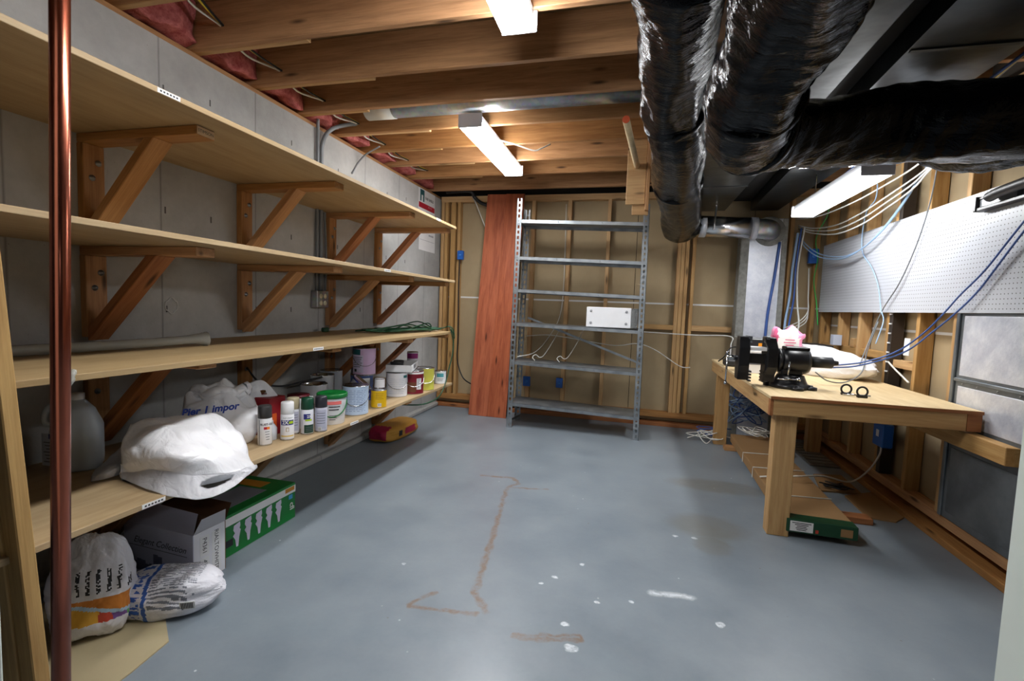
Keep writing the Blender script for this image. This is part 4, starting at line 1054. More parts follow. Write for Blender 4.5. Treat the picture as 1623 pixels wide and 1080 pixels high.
def d_black(t, M):
    text('RUST-OLEUM', onc(M, .0337, .108, 40), .0150, INK, t, wrap=.0337, bold=.0004)
    band(t, M, .0336, .083, .096, -8, 16, RED); band(t, M, .0336, .083, .096, 16, 40, plain('orange_print', (226, 130, 40), .5))
    band(t, M, .0335, .005, .132, -50, -44, INK)
    for k in range(4): band(t, M, .0336, .07 - k * .013, .073 - k * .013, 0 + 3 * k, 38, GREYINK, 'lettering')
def d_white(t, M):
    band(t, M, .0335, .082, .108, -60, 60, NAVY); text('2X', onc(M, .034, .095, -18), .026, PAPER, t, wrap=.034, bold=.001)
    band(t, M, .0338, .088, .102, 12, 52, LIME); text('RUST-OLEUM', onc(M, .0337, .119, 5), .008, INK, t, wrap=.0337)
    band(t, M, .0335, .022, .027, -60, 60, YEL); band(t, M, .0336, .048, .07, -12, 14, plain('tan_picture', (176, 156, 120), .5)); band(t, M, .0337, .05, .066, -6, 10, PAPER)
def d_green(t, M):
    band(t, M, .0335, .01, .055, -25, 70, DGRN); band(t, M, .0336, .085, .115, -30, 30, NAVY); band(t, M, .0337, .076, .086, -15, 45, LIME)
    text('2X', onc(M, .0341, .10, 20), .02, PAPER, t, wrap=.0341, bold=.0006)
    band(t, M, .0337, .055, .065, -5, 12, PAPER)
    for k in range(3): band(t, M, .0338, .02 + k * .01, .023 + k * .01, -10, 50, GREYINK, 'lettering')
def d_grey(t, M):
    band(t, M, .0335, .02, .125, -50, 50, GRYB); band(t, M, .0337, .012, .03, -25, 5, PAPER)
    for k in range(5): band(t, M, .0338, .013, .028, -22 + k * 5, -20 + k * 5, INK, 'barcode_bar', 2)
    for k in range(5): band(t, M, .0338, .05 + k * .014, .053 + k * .014, -40, 40, GREYINK, 'lettering')
spray(-1.765, 1.97, (52, 50, 50), (228, 228, 230), 'white', 42, 'white spray paint can with matt black cap and red-orange band', d_black)
spray(-1.728, 2.085, (236, 236, 238), (236, 236, 240), 'white2', 40, 'white spray paint can with white cap and blue 2X band', d_white)
spray(-1.778, 2.19, (184, 172, 140), (218, 220, 226), 'pale', 40, 'spray paint can with beige cap behind the white one', d_grey)
spray(-1.708, 2.215, (10, 66, 44), (222, 224, 232), 'pale2', 36, 'spray paint can with dark green cap and green label', d_green)
spray(-1.672, 2.285, (44, 44, 52), (196, 198, 214), 'lilac', 36, 'spray paint can with charcoal cap and grey back label', d_grey)

def can(x, y, z, r, h, body, bname, label, rot=36, lid=None, deco=None, open_=False, bail=True, M=None, grp='paint cans on the lowest shelf', name='paint_can'):
    t = thing(name, label, 'paint can', (x, y, z), grp) if M is None else thing(name, label, 'paint can', group=grp, M=M)
    L = (M if M is not None else Matrix.Translation((x, y, z + .0005)))
    bm_ = plain('can_' + bname, body, 0.32)
    lathe('can_body', [(0, 0.003), (r * .93, .003), (r * .985, 0), (r, .004), (r * .985, .009), (r * .985, h - .012), (r, h - .007), (r * .99, h - .001), (r * .90, h - .003)], L, bm_, t, 32)
    if open_: lathe('lid_groove', [(r * .90, h - .003), (r * .86, h - .008), (r * .84, h - .03), (0, h - .035)], L, CHROME, t, 32)
    else:
        lathe('lid', [(r * .90, h - .002), (r * .86, h - .006), (r * .82, h - .002), (r * .6, h - .003), (0, h - .003)], L, lid or CHROME, t, 32)
    lathe('rim', [(r * .99, h - .006), (r * 1.005, h - .003), (r * .985, h), (r * .90, h - .002)], L, CHROME, t, 32)
    lathe('bottom_rim', [(r * .985, 0), (r * 1.004, .003), (r * .99, .007)], L, CHROME, t, 32)
    Mr = (M if M is not None else Matrix.Translation((x, y, z))) @ Matrix.Rotation(math.radians(rot), 4, 'Z')
    if bail:
        bm = bmesh.new(); P = []
        for k in range(17):
            a = math.radians(-90 + 180 * k / 16); P.append(Vector((math.sin(a) * r * 1.02, -abs(math.cos(a)) * r * 1.04, h * .72 - math.cos(a) * h * .38)))
        sweep(bm, P, .002, 6); link('bail_handle', tomesh(bm, 'bail_handle'), CHROME, t, Mr, True)
    if deco: deco(t, Mr)
    return t
def lines(t, M, r, z0, dz, n, a0, a1, m=GREYINK):
    for k in range(n): band(t, M, r, z0 - k * dz, z0 - k * dz + dz * .35, a0, a1 - (k % 3) * 5, m, 'lettering', 6)
# plastic bucket with green lid
t = thing('plastic_bucket', 'white plastic bucket with green lid and green handle', 'bucket', (-1.735, 2.475, Z4))
BL = (-1.735, 2.475, Z4 + .0005)
lathe('bucket_body', [(0, 0), (.070, 0), (.072, .003), (.082, .165), (.0825, .168)], BL, WHITE, t, 36)
lathe('lid', [(.0835, .155), (.088, .157), (.089, .178), (.085, .183), (.078, .182), (.074, .176), (0, .176)], BL, plain('green_lid', (10, 112, 46), 0.35), t, 36)
Mb = Matrix.Translation(BL) @ Matrix.Rotation(math.radians(34), 4, 'Z')
bm = bmesh.new(); P = [Vector((math.sin(a) * .084, -abs(math.cos(a)) * .086, .135 - math.cos(a) * .085)) for a in [math.radians(-90 + 180 * k / 18) for k in range(19)]]
sweep(bm, P, .0035, 6); link('handle', tomesh(bm, 'handle'), plain('green_lid', (10, 112, 46), 0.35), t, Mb, True)
band(t, Mb, .0825, .122, .142, -48, 40, plain('salmon_print', (226, 112, 108), .5)); band(t, Mb, .0815, .095, .108, -48, -18, plain('green_lid', (10, 112, 46), 0.35))
lines(t, Mb, .0817, .106, .017, 2, -12, 34, INK)
lines(t, Mb, .080, .055, .012, 3, -10, 25)
can(-1.742, 2.735, Z4, .083, .19, (178, 196, 220), 'pale_blue', 'gallon paint can with pale blue label and metal lid', deco=lambda t, M: lines(t, M, .0823, .16, .011, 13, -60, 45, plain('blue_grey_text', (130, 146, 178), .6)))
can(-1.705, 2.965, Z4, .054, .125, (222, 178, 20), 'yellow', 'small yellow paint can with white barcode', bail=False, deco=lambda t, M: (band(t, M, .0536, .012, .035, -14, 14, PAPER), [band(t, M, .0538, .016, .032, -10 + k * 5, -8 + k * 5, INK, 'barcode_bar', 2) for k in range(5)], lines(t, M, .0536, .1, .012, 4, -30, 30, plain('dark_yellow_text', (180, 140, 10), .6))))
can(-1.79, 3.385, Z4, .083, .19, (216, 216, 220), 'white_label', 'gallon paint can with white label and pale teal corner', deco=lambda t, M: (band(t, M, .0824, .15, .17, 30, 60, TEALP), lines(t, M, .0823, .14, .014, 9, -55, 40, plain('light_text', (184, 188, 200), .6))))
can(-1.725, 3.545, Z4, .083, .19, (122, 22, 40), 'maroon', 'gallon paint can with maroon label and white sticker', deco=lambda t, M: (band(t, M, .0824, .02, .10, -60, 5, plain('brown_picture', (108, 64, 40), .5)), band(t, M, .0828, .04, .13, 8, 38, PAPER), lines(t, M, .0831, .12, .012, 6, 12, 34), band(t, M, .0823, .165, .18, -80, 80, PAPER)))
can(-1.715, 3.735, Z4, .083, .19, (204, 200, 84), 'yellow_green', 'gallon paint can with yellow-green label', lid=CHROME, deco=lambda t, M: (band(t, M, .0823, .01, .17, -70, -45, PAPER), band(t, M, .0824, .012, .022, -45, -35, INK)))
can(-1.715, 4.08, Z4, .054, .12, (226, 230, 232), 'white_teal', 'small paint can with teal and white label at the shelf end', bail=False, deco=lambda t, M: (band(t, M, .0536, .065, .10, -50, 22, plain('teal_label', (70, 150, 160), .5)), lines(t, M, .0536, .05, .01, 3, -40, 20)))
can(-2.0, 2.66, Z4, .083, .19, (206, 208, 214), 'silver_a', 'opened silver paint can standing behind the green-lidded bucket', open_=True, bail=True, rot=60)
can(-2.20, 3.02, Z4, .083, .19, (200, 202, 206), 'silver_b', 'opened silver paint can behind the pale blue can', open_=True, bail=False, deco=lambda t, M: band(t, M, .0824, .1, .15, -12, 14, INK))
can(-2.28, 3.24, Z4, .083, .19, (190, 194, 202), 'silver_c', 'closed silver paint can by the concrete wall under a bracket', bail=False)
# stacked cans
can(-1.955, 3.15, Z4, .083, .19, (60, 84, 140), 'navy_white', 'navy and white gallon paint can below the pink one', deco=lambda t, M: (band(t, M, .0824, .02, .17, -20, 40, WHITE), band(t, M, .0827, .02, .08, -10, 60, NAVY)))
can(-1.945, 3.165, Z4 + .191, .083, .20, (222, 188, 222), 'pink', 'lilac pink gallon paint can stacked on top of a navy one', deco=lambda t, M: (band(t, M, .0824, .15, .19, -90, -25, TEALP), band(t, M, .0828, .02, .148, -80, -10, plain('pale_lilac_label', (224, 212, 236), .5)), band(t, M, .0831, .025, .045, -60, -45, INK), lines(t, M, .0831, .13, .014, 6, -70, -15)))
can(-2.20, 3.535, Z4, .083, .19, (70, 74, 84), 'dark_back', 'dark paint can standing by the wall behind the stacked cans')
can(-2.19, 3.535, Z4 + .191, .083, .19, (216, 214, 226), 'white_back', 'white paint can stacked near the wall behind the shelf bracket', deco=lambda t, M: band(t, M, .0824, .06, .10, -20, 10, GREYINK))
Mt = RM((-1.90, 2.935, Z4 + .028), -18, 22, 0)
can(0, 0, 0, .07, .15, (206, 208, 214), 'tilted', 'white paint can leaning with its loose lid beside the pale blue can', M=Mt, bail=False, open_=True)
t = thing('can_lid', 'loose metal can lid with blue edge leaning on the tilted can', 'lid', M=RM((-1.82, 2.93, Z4 + .165), -14, 38, 0))
lathe('lid_disc', [(0, 0), (.07, 0), (.075, .004), (.078, .01), (.070, .012), (.066, .008), (0, .008)], t.matrix_basis.copy(), CHROME, t, 28)
lathe('blue_edge', [(.0782, .001), (.0788, .005), (.0784, .010)], t.matrix_basis.copy(), NAVY, t, 28)
can(-1.80, 3.14, Z4, .045, .10, (220, 220, 226), 'small_white', 'small navy-based white jar between the yellow can and the stacked cans', bail=False, deco=lambda t, M: band(t, M, .0447, .005, .05, -90, 90, NAVY))
can(-1.80, 3.14, Z4 + .1012, .038, .07, (228, 228, 232), 'white_jar', 'little white jar standing on the small navy-based jar', bail=False, grp='small jars', name='paint_jar', lid=WHITE)
# tray box with paint lids on the cans
t = thing('sample_tray', 'white cardboard tray lettered BEHR lying across the paint cans', 'tray', (-1.80, 3.52, Z4 + .191))
z = Z4 + .1915; Mtr = Matrix.Translation((-1.815, 3.52, z)) @ Matrix.Rotation(math.radians(18), 4, 'Z')
bm = bmesh.new(); a, b, h = .10, .17, .055
for lo, hi in (((-a, -b, 0), (a, b, .003)), ((-a, -b, 0), (a, -b + .003, h)), ((-a, b - .003, 0), (a, b, h)), ((-a, -b, 0), (-a + .003, b, h)), ((a - .003, -b, 0), (a, b, h))): bbox(bm, lo, hi)
link('tray_body', tomesh(bm, 'tray_body'), PAPER, t, Mtr)
text('BEHR', Mtr @ face_x((a + .0005, .0, .028)), .04, INK, t, bold=.001)
for k, (x, y) in enumerate(((-.035, -.10), (-.03, .0))):
    prop(lathe('sample_jar', [(0, 0), (.04, 0), (.04, .05), (.043, .052), (.043, .068), (.04, .07), (0, .07)], Mtr @ Matrix.Translation((x, y, .0035)), BLACKP, None, 24), 'black sample jar in the white tray, the one %s the pink paint can' % ('nearer', 'farther from')[k], 'jar', 'sample jars in the tray')
can(-1.835, 3.745, Z4 + .191, .048, .125, (222, 222, 228), 'purple_white', 'small paint can with purple band standing on the yellow-green can', bail=False, deco=lambda t, M: (band(t, M, .0477, .07, .115, -80, 60, plain('purple_print', (132, 24, 104), .5)), band(t, M, .048, .01, .025, 10, 26, INK)))
# cartons and small things by the bags
t = thing('red_carton', 'red and orange printed carton standing behind the spray cans', 'carton', (-1.93, 2.13, Z4))
box('carton_body', (-1.985, 2.085, Z4 + .0005), (-1.835, 2.20, Z4 + .205), plain('red_carton_print', (142, 24, 34), .5), t, .004)
box('orange_band', (-1.986, 2.083, Z4 + .04), (-1.832, 2.13, Z4 + .12), plain('orange_carton_print', (214, 92, 34), .5), t)
t = thing('white_carton', 'small white carton with maroon lid behind the green-capped can', 'carton', (-1.86, 2.33, Z4))
box('carton_body', (-1.96, 2.28, Z4 + .0005), (-1.80, 2.39, Z4 + .17), PAPER, t, .003)
lathe('maroon_lid', [(0, .0), (.06, 0), (.06, .015), (0, .017)], (-1.86, 2.335, Z4 + .1705), plain('maroon_plastic', (96, 24, 36), .4), t)
prop(lathe('white_bottle', [(0, 0), (.028, 0), (.03, .004), (.03, .06), (.018, .08), (.012, .085), (.012, .1), (0, .1)], RM((-1.80, 2.05, Z4 + .001)), plain('pale_grey_plastic', (196, 200, 208), .35), None, 20), 'small pale bottle between the black and white capped spray cans', 'bottle')
prop(tube('black_hose', [(-2.30, 2.42, Z4 + .30), (-2.28, 2.5, Z4 + .20), (-2.22, 2.62, Z4 + .16), (-2.16, 2.75, Z4 + .175), (-2.10, 2.88, Z4 + .195)], .006, CBLK), 'black cord hanging down the wall to the silver can rims', 'cord')
# jug
t = thing('plastic_jug', 'grey translucent gallon jug with printed label behind the copper pipe', 'jug', (-2.22, 1.44, Z4))
JM = Matrix.Translation((-2.22, 1.44, Z4 + .0005)) @ Matrix.Rotation(math.radians(50), 4, 'Z')
bm = bmesh.new(); prof = [(0, 0), (.078, 0), (.086, .008), (.088, .03), (.088, .17), (.084, .185), (.060, .245), (.032, .28), (.022, .29), (.022, .305), (0, .305)]
blathe(bm, prof, 40)
for q in bm.verts:
    k = 1 + .10 * math.cos(4 * math.atan2(q.co.y, q.co.x)) * -1 * (1 if q.co.z < .2 else .3); q.co.x *= k; q.co.y *= k
link('jug_body', tomesh(bm, 'jug_body'), plain('grey_hdpe', (186, 196, 206), .4), t, JM)
lathe('cap', [(0.024, .288), (.026, .29), (.026, .312), (0, .314)], JM, WHITE, t, 20)
tube('jug_handle', [JM @ Vector((-.05, 0, .18)), JM @ Vector((-.095, 0, .2)), JM @ Vector((-.085, 0, .26)), JM @ Vector((-.025, 0, .285))], .012, plain('grey_hdpe', (186, 196, 206), .4), t)
pl = plate('label', JM @ onc(Matrix.Identity(4), .0955, .10, -45), .10, .13, plain('pale_label', (176, 182, 196), .5), t, .001)
plate('label_block', JM @ onc(Matrix.Identity(4), .0968, .155, -45), .03, .02, NAVY, pl, .0005)
for k in range(7): plate('lettering', JM @ onc(Matrix.Identity(4), .0968, .13 - k * .013, -45), .08 - (k % 3) * .012, .004, GREYINK, pl, .0005)

# big white bag lying over the shelf edge
t = thing('white_shopping_bag', 'large white plastic bag with die-cut handle flopped over the lowest shelf edge', 'bag', (-1.75, 1.55, Z4))
BR = [[(205, 664, .70, 1), (240, 654, .70, 1), (300, 652, .70, 1), (340, 650, .69, 1), (374, 676, .62, 1)],
      [(203, 676, .752, 0), (240, 664, .775, 0), (296, 662, .772, 0), (341, 658, .768, 0), (374, 683, .68, 0)],
      [(196, 705, .70, 0), (243, 690, .745, 0), (300, 688, .742, 0), (350, 690, .705, 0), (393, 714, .615, 0)],
      [(190, 735, .63, 0), (240, 722, .69, 0), (300, 726, .685, 0), (360, 728, .63, 0), (402, 731, .583, 0)],
      [(188, 750, .585, 0), (240, 744, .628, 0), (300, 752, .618, 0), (365, 748, .592, 0), (406, 737, .570, 0)]]
def loft(rows, k, seed, amp):
    cols = [crom([Vector(p) for p in r], k) for r in rows]
    G_ = []
    for i in range(len(cols[0])): G_.append(crom([c[i] for c in cols], k))
    out = [[G_[i][j].copy() for i in range(len(G_))] for j in range(len(G_[0]))]
    for r in out:
        for p in r:
            f = abs(N3(p, 7, seed)) * .9 + abs(N3(p, 15, seed + 2)) * .35 + .5 * N3(p, 4, seed + 4)
            p.z += amp * (f * .9 - .25); p.x += amp * .8 * N3(p, 9, seed + 5)
    return out
def skin(bm, g_, keep=None, close=False):
    V_ = [[bm.verts.new(p) for p in r] for r in g_]; nj, ni = len(V_), len(V_[0])
    for j in range(nj - 1):
        for i in range(ni - 1):
            if keep and not keep((i + .5) / (ni - 1), (j + .5) / (nj - 1)): continue
            bm.faces.new((V_[j][i], V_[j][i + 1], V_[j + 1][i + 1], V_[j + 1][i]))
    return V_
W = [[on(px, py, 'z', z) for px, py, z, bk in r] for r in BR]
W[0] = [p + Vector((-.045, .035, -.05)) for p in W[1]]
W = [[Vector((p.x - .03, p.y + .02, Z4 + .004)) for p in W[0]]] + W
gt = loft(W, 9, 2, .042)
for r in gt:
    for p in r: p.z = max(p.z, Z4 + .003)
bm = bmesh.new(); V1 = skin(bm, gt)
V2 = skin(bm, [[Vector((p.x * .97 - 1.80 * .03, p.y, Z4 + .0015)) for p in r] for r in gt])
nj, ni = len(V1), len(V1[0])
for j in range(nj - 1):
    for i in (0, ni - 1): bm.faces.new((V1[j][i], V1[j + 1][i], V2[j + 1][i], V2[j][i]))
for i in range(ni - 1):
    for j in (0, nj - 1): bm.faces.new((V1[j][i], V1[j][i + 1], V2[j][i + 1], V2[j][i]))
recentre('bag_body', bm, BAG, t, True)
LR = [W[-1], [on(px, py, 'z', z) for px, py, z in ((189, 754, .578), (240, 760, .600), (295, 770, .585), (352, 766, .566), (408, 741, .566))],
      [on(px, py, 'z', z) for px, py, z in ((191, 758, .572), (240, 777, .572), (292, 790, .552), (348, 785, .540), (405, 745, .560))]]
LR[0] = [p + Vector((.001, 0, .002)) for p in LR[0]]
gl = loft(LR, 12, 5, .010)
bm = bmesh.new(); skin(bm, gl, keep=lambda u, w_: ((u - .70) / .095) ** 2 + ((w_ - .34 - (u - .7) * -.6) / .24) ** 2 > 1)
bmesh.ops.solidify(bm, geom=bm.faces[:], thickness=0.002)
recentre('handle_flap', bm, BAG, t, True)
CR = [[on(px, py, 'z', z) for px, py, z in r] for r in (((204, 700, .60), (185, 715, .585), (165, 735, .58), (150, 745, .572)), ((200, 730, .60), (185, 738, .61), (165, 748, .60), (145, 755, .575)), ((192, 752, .575), (182, 757, .57), (165, 762, .567), (143, 764, .565)))]
bm = bmesh.new(); skin(bm, loft(CR, 6, 8, .012)); bmesh.ops.solidify(bm, geom=bm.faces[:], thickness=0.002); recentre('side_corner', bm, BAG, t, True)
# upright white bag with blue lettering
t = thing('printed_shopping_bag', 'white plastic bag with blue lettering standing behind the large white bag', 'bag', (-1.96, 1.97, Z4))
def pf(q, d):
    k = 1 - .35 * max(0, q.z / .15) ** 2; q = Vector((q.x * k, q.y * k, q.z))
    if d.z > .35: q.z += .03 * math.sin(d.x * 6 + 1) + .02 * math.cos(d.y * 9)
    return q
Mp = Matrix.Translation((-1.985, 1.925, Z4 + .13)) @ Matrix.Rotation(math.radians(38), 4, 'Z')
lump('bag_body', Mp, .165, .105, .14, BAG, t, 23, .13, 3.2, 64, 44, fn=pf, flat=.07)
bm = bmesh.new()
for k in range(2):
    P = [Vector((.10 * math.cos(a) * (1 + .25 * math.sin(3 * a)), .065 * math.sin(a), .012 * math.sin(4 * a + k))) for a in [2 * PI * i / 30 for i in range(31)]]
    sweep(bm, [p + Vector((0, 0, .115 + .02 * k)) for p in P], .024, 8, caps=False, warp=lambda i, a, q: q * (1 + .4 * noise.noise(Vector((i * .4, math.cos(a), math.sin(a))))))
link('gathered_rim', tomesh(bm, 'gathered_rim'), BAG, t, Mp, True)
lathe('opening_shade', [(0, .118), (.06, .118), (.075, .105)], Mp, plain('blue_grey_opening_shade', (70, 84, 110), .6), t, 20)  # disc coloured as the darkness inside the bag's opening
BLU = plain('royal_blue_print', (28, 68, 172), .5)
text('Pier 1 impor', Mp @ Matrix.Translation((-.03, -.118, .064)) @ Matrix.Rotation(math.radians(-6), 4, 'Y') @ Matrix(((1, 0, 0, 0), (0, .25, -.97, 0), (0, .97, .25, 0), (0, 0, 0, 1))), .046, BLU, t, shear=.25, bold=.0016)
bm = bmesh.new(); bmesh.ops.create_grid(bm, x_segments=18, y_segments=14, size=.5)
dl = [f for f in bm.faces if ((f.calc_center_median().x - .12) / .07) ** 2 + ((f.calc_center_median().y + .1) / .12) ** 2 < 1]
bmesh.ops.delete(bm, geom=dl, context='FACES')
for q in bm.verts:
    u, w_ = q.co.x, q.co.y; rr = math.hypot(u, w_); k = 1 if rr < .5 else .5 / rr
    u *= k; w_ *= k
    q.co = Vector((-1.93 + .17 * u - .05 * w_, 2.08 + .16 * u + .02, Z4 + .235 + .11 * w_ - .05 * u * u * 4 + .012 * math.sin(9 * u)))
bmesh.ops.solidify(bm, geom=bm.faces[:], thickness=0.002); recentre('handle_flap', bm, BAG, t, True)
# third shelf: film roll and green cord
t = thing('film_roll', 'clear plastic film rolled into a long tube on the third shelf', 'plastic film', (-2.1, 1.5, Z3))
bm = bmesh.new(); P = crom([(-2.22, .95, Z3 + .022), (-2.19, 1.25, Z3 + .024), (-2.15, 1.5, Z3 + .026), (-2.11, 1.72, Z3 + .03), (-2.09, 1.88, Z3 + .036), (-2.08, 1.93, Z3 + .034)], 8)
sweep(bm, P, .022, 14, rad=lambda u: .021 + (.016 * max(0, u - .72) / .28), warp=lambda i, a, q: q * (1 + .12 * noise.noise(Vector((i * .5, math.cos(a) * 2, math.sin(a) * 2)))))
for q in bm.verts: q.co.z = max(q.co.z, Z3 + .001)
recentre('film_sleeve', bm, FILM, t, True)
prop(recentre('film_scrap', (lambda b: (sweep(b, crom([(-1.60, .985, Z3 - .055), (-1.605, 1.0, Z3 - .045), (-1.61, 1.02, Z3 - .03), (-1.612, 1.035, Z3 + .0), (-1.622, 1.045, Z3 + .012)], 5), .010, 8, warp=lambda i, a, q: q * (1 + .7 * noise.noise(Vector((i * .7, math.cos(a), math.sin(a)))))), b)[1])(bmesh.new()), FILM, None, True), 'crumpled clear film end hanging off the third shelf edge', 'plastic film')
t = thing('poly_bag', 'clear plastic bag bulging beside the wall on the second shelf', 'plastic bag', (-2.2, 1.0, Z2))
lump('bag_body', Matrix.Translation((-2.2, .93, Z2 + .12)), .12, .16, .125, FILM, t, 31, .22, 2.6, 32, 20, flat=.05)
random.seed(5); pts = []
for k in range(70):
    a = k * .9; q = random.uniform(.55, 1.0)
    pts.append((-1.92 + .20 * math.sin(a) * q + random.uniform(-.03, .03), 3.72 + .40 * math.cos(a * .97) * q, Z3 + .012 + .022 * random.random() + (.05 if random.random() < .08 else 0)))
pts += [(-1.72, 4.02, Z3 + .03), (-1.64, 4.06, Z3 + .05), (-1.60, 4.08, Z3 + .02), (-1.595, 4.10, Z3 - .06), (-1.60, 4.09, Z3 - .02), (-1.62, 4.06, Z3 + .03), (-1.605, 4.10, Z3 - .08), (-1.60, 4.08, Z3 - .2), (-1.61, 4.03, Z3 - .33), (-1.61, 3.98, Z3 - .42), (-1.60, 3.85, Z3 - .52), (-1.60, 3.7, Z3 - .56), (-1.66, 3.5, Z3 - .57), (-1.9, 3.4, Z3 - .56)]
prop(tube('extension_cord', pts, .0058, CGREEN, k=5, seg=6), 'dark green extension cord piled on the third shelf and trailing down', 'cord')
t = thing('cord_plug', 'dark green cord plug lying on the third shelf by the outlet box', 'plug', (-2.34, 3.24, Z3))
box('plug_body', (-2.36, 3.21, Z3 + .0005), (-2.32, 3.27, Z3 + .035), CGREEN, t, .008)
tube('plug_prong', [(-2.34, 3.27, Z3 + .02), (-2.34, 3.30, Z3 + .03)], .004, CHROME, t, curve=False)

# ================================================================== FLOOR GOODS UNDER THE SHELVES
t = thing('green_bulb_carton', 'long green and white light bulb carton on the floor under the shelf', 'carton', (-2.05, 2.1, 0))
box('carton_body', (-2.22, 1.84, .0005), (-1.895, 2.355, .212), GREEN, t, .002)
box('white_band', (-1.8955, 1.84, .158), (-1.8935, 2.355, .198), PAPER, t)
box('top_panel', (-2.14, 1.86, .2122), (-1.96, 2.2, .2135), plain('grey_top_print', (128, 128, 138), .5), t)
box('orange_tab', (-1.896, 2.27, .172), (-1.8930, 2.345, .196), plain('amber_print', (190, 126, 30), .5), t)
box('orange_tab', (-2.215, 2.22, .2122), (-2.02, 2.30, .2134), plain('amber_print', (190, 126, 30), .5), t)
for k in range(5):
    y = 1.925 + k * .073; bm = bmesh.new()
    prof = [(-.018, .070), (.02, .078), (.022, .058), (.016, .045), (.024, .036), (.014, .0), (.008, -.045), (-.004, -.045), (-.010, -.005), (-.024, .018), (-.012, .03), (-.022, .048)]
    a = [bm.verts.new((0, py, pz)) for py, pz in prof]; b = [bm.verts.new((.0012, py, pz)) for py, pz in prof]
    bm.faces.new(a); bm.faces.new(b[::-1])
    for i in range(len(prof)): bm.faces.new((a[i], a[(i + 1) % len(prof)], b[(i + 1) % len(prof)], b[i]))
    link('printed_bulb', tomesh(bm, 'printed_bulb'), plain('lilac_white_print', (216, 208, 230), .5), t, Matrix.Translation((-1.8948, y, .075)))
text('cfl', face_x((-1.8940, 2.325, .08)) @ Matrix.Rotation(-PI / 2, 4, 'Z'), .05, PAPER, t, bold=.001)
box('blue_patch', (-1.8955, 2.30, .125), (-1.8935, 2.33, .150), plain('sky_print', (60, 150, 210), .5), t)
box('dark_patch', (-1.8955, 1.85, .05), (-1.8935, 1.90, .085), INK, t)
t = thing('grey_printed_carton', 'opened grey carton lettered Elegant Collection with flaps up', 'carton', (-2.05, 1.68, 0))
GC = plain('grey_carton_print', (196, 196, 212), .6); GCW = plain('light_carton', (222, 222, 228), .6)
Mg = Matrix.Translation((-1.835, 1.625, 0)) @ Matrix.Rotation(math.radians(-3), 4, 'Z')
Wg, Dg, Hg = .43, .165, .235
def gb_(name, lo, hi, m): bm = bmesh.new(); bbox(bm, lo, hi); return link(name, tomesh(bm, name), m, t, Mg)
gb_('side_panel', (-Wg, 0, .0005), (0, .004, Hg), GC); gb_('side_panel', (-Wg, Dg - .004, .0005), (0, Dg, Hg), CARDD)
gb_('end_panel', (-.004, .004, .0005), (0, Dg - .004, Hg), GCW); gb_('end_panel', (-Wg, .004, .0005), (-Wg + .004, Dg - .004, Hg), CARDD); gb_('base_panel', (-Wg, .004, .0005), (-.004, Dg - .004, .006), CARDD)
def flap(pts, m):
    bm = bmesh.new(); a = [bm.verts.new(p) for p in pts]; bm.faces.new(a); bmesh.ops.solidify(bm, geom=bm.faces[:], thickness=.004)
    return link('flap', tomesh(bm, 'flap'), m, t, Mg)
flap([(-Wg, .002, Hg), (0, .002, Hg), (-.03, .05, Hg + .075), (-Wg + .09, .05, Hg + .085)], GC)
flap([(-.002, .004, Hg), (-.002, Dg, Hg), (.015, Dg - .012, Hg + .065), (.015, .03, Hg + .065)], GCW)
flap([(-Wg, Dg - .002, Hg), (0, Dg - .002, Hg), (-.03, Dg + .06, Hg + .06), (-Wg + .03, Dg + .06, Hg + .06)], CARDD)
text('Elegant Collection', Mg @ face_my((-.205, -.001, .158)), .044, INK, t, shear=.45)
plate('underline', Mg @ face_my((-.215, -.0005, .130)), .36, .002, INK, t, .0005)
for k in range(16):
    hgt = .03 + .05 * abs(N3((k * .37, 0, 0), 1.3, 3)) + (.045 if k in (7, 8) else 0)
    plate('skyline_print', Mg @ face_my((-.41 + k * .026, -.0004, .015 + hgt / 2)), .028, hgt, plain('skyline_grey', (104, 104, 124), .6), t, .0006)
ROT = Matrix.Rotation(-PI / 2, 4, 'Z')
for yy, zz, s, sz in ((.055, .165, 'P4361', .030), (.055, .065, '4785', .034), (.115, .165, 'RIALTO', .030), (.115, .068, 'WHITE', .028)):
    plate('carton_label', Mg @ face_x((.0003, yy, zz)) @ ROT, .092, .045, PAPER, t, .0006); text(s, Mg @ face_x((.0014, yy, zz)) @ ROT, sz, INK, t)
# cardboard sheet and bags
sheetpiece('cardboard_sheet', [(-2.3, .8), (-2.3, 1.50), (-1.80, 1.46), (-1.62, 1.33), (-1.60, 1.18), (-1.58, .8)], 0, .005, TAN, 'tan board sheet lying on the floor under the printed bags', 'board')
LAV = plain('bag_white_film', (224, 224, 232), .35, bump=.3, bs=40); GT = plain('bag_grey_text', (126, 130, 142), .6); BLT = plain('bag_blue_print', (56, 100, 186), .5); ORG = plain('bag_orange_print', (206, 126, 44), .5)
t = thing('salt_bag', 'white plastic bag with blue and grey print slumped on the floor by the carton', 'bag', (-1.81, 1.46, 0))
def sm(c):
    if c.x < -.08: return 2 if (int((c.z + .2) * 55) + int((c.y + .3) * 45)) % 3 == 0 or N3(c, 70, 3) > .3 else 0
    if -.05 < c.x < .11 and c.z > -.035: return 1 if (int((c.z * .4 + c.y + .5) * 190)) % 2 and N3((c.x * 1.0, round(c.y * 95), 0), 60, 4) > -.25 else 0
    if -.07 < c.x < -.055: return 2
    return 0
Msb = Matrix.Translation((-1.785, 1.49, .079)) @ Matrix.Rotation(math.radians(28), 4, 'Z')
lump('bag_body', Msb, .185, .105, .085, None, t, 41, .10, 3.0, 180, 130, mats=[LAV, GT, BLT], mfun=sm, flat=.12, fn=lambda q, d: Vector((q.x, q.y * (1 - .45 * max(0, q.x / .185) ** 3), q.z * (1 - .5 * max(0, q.x / .185) ** 4))))
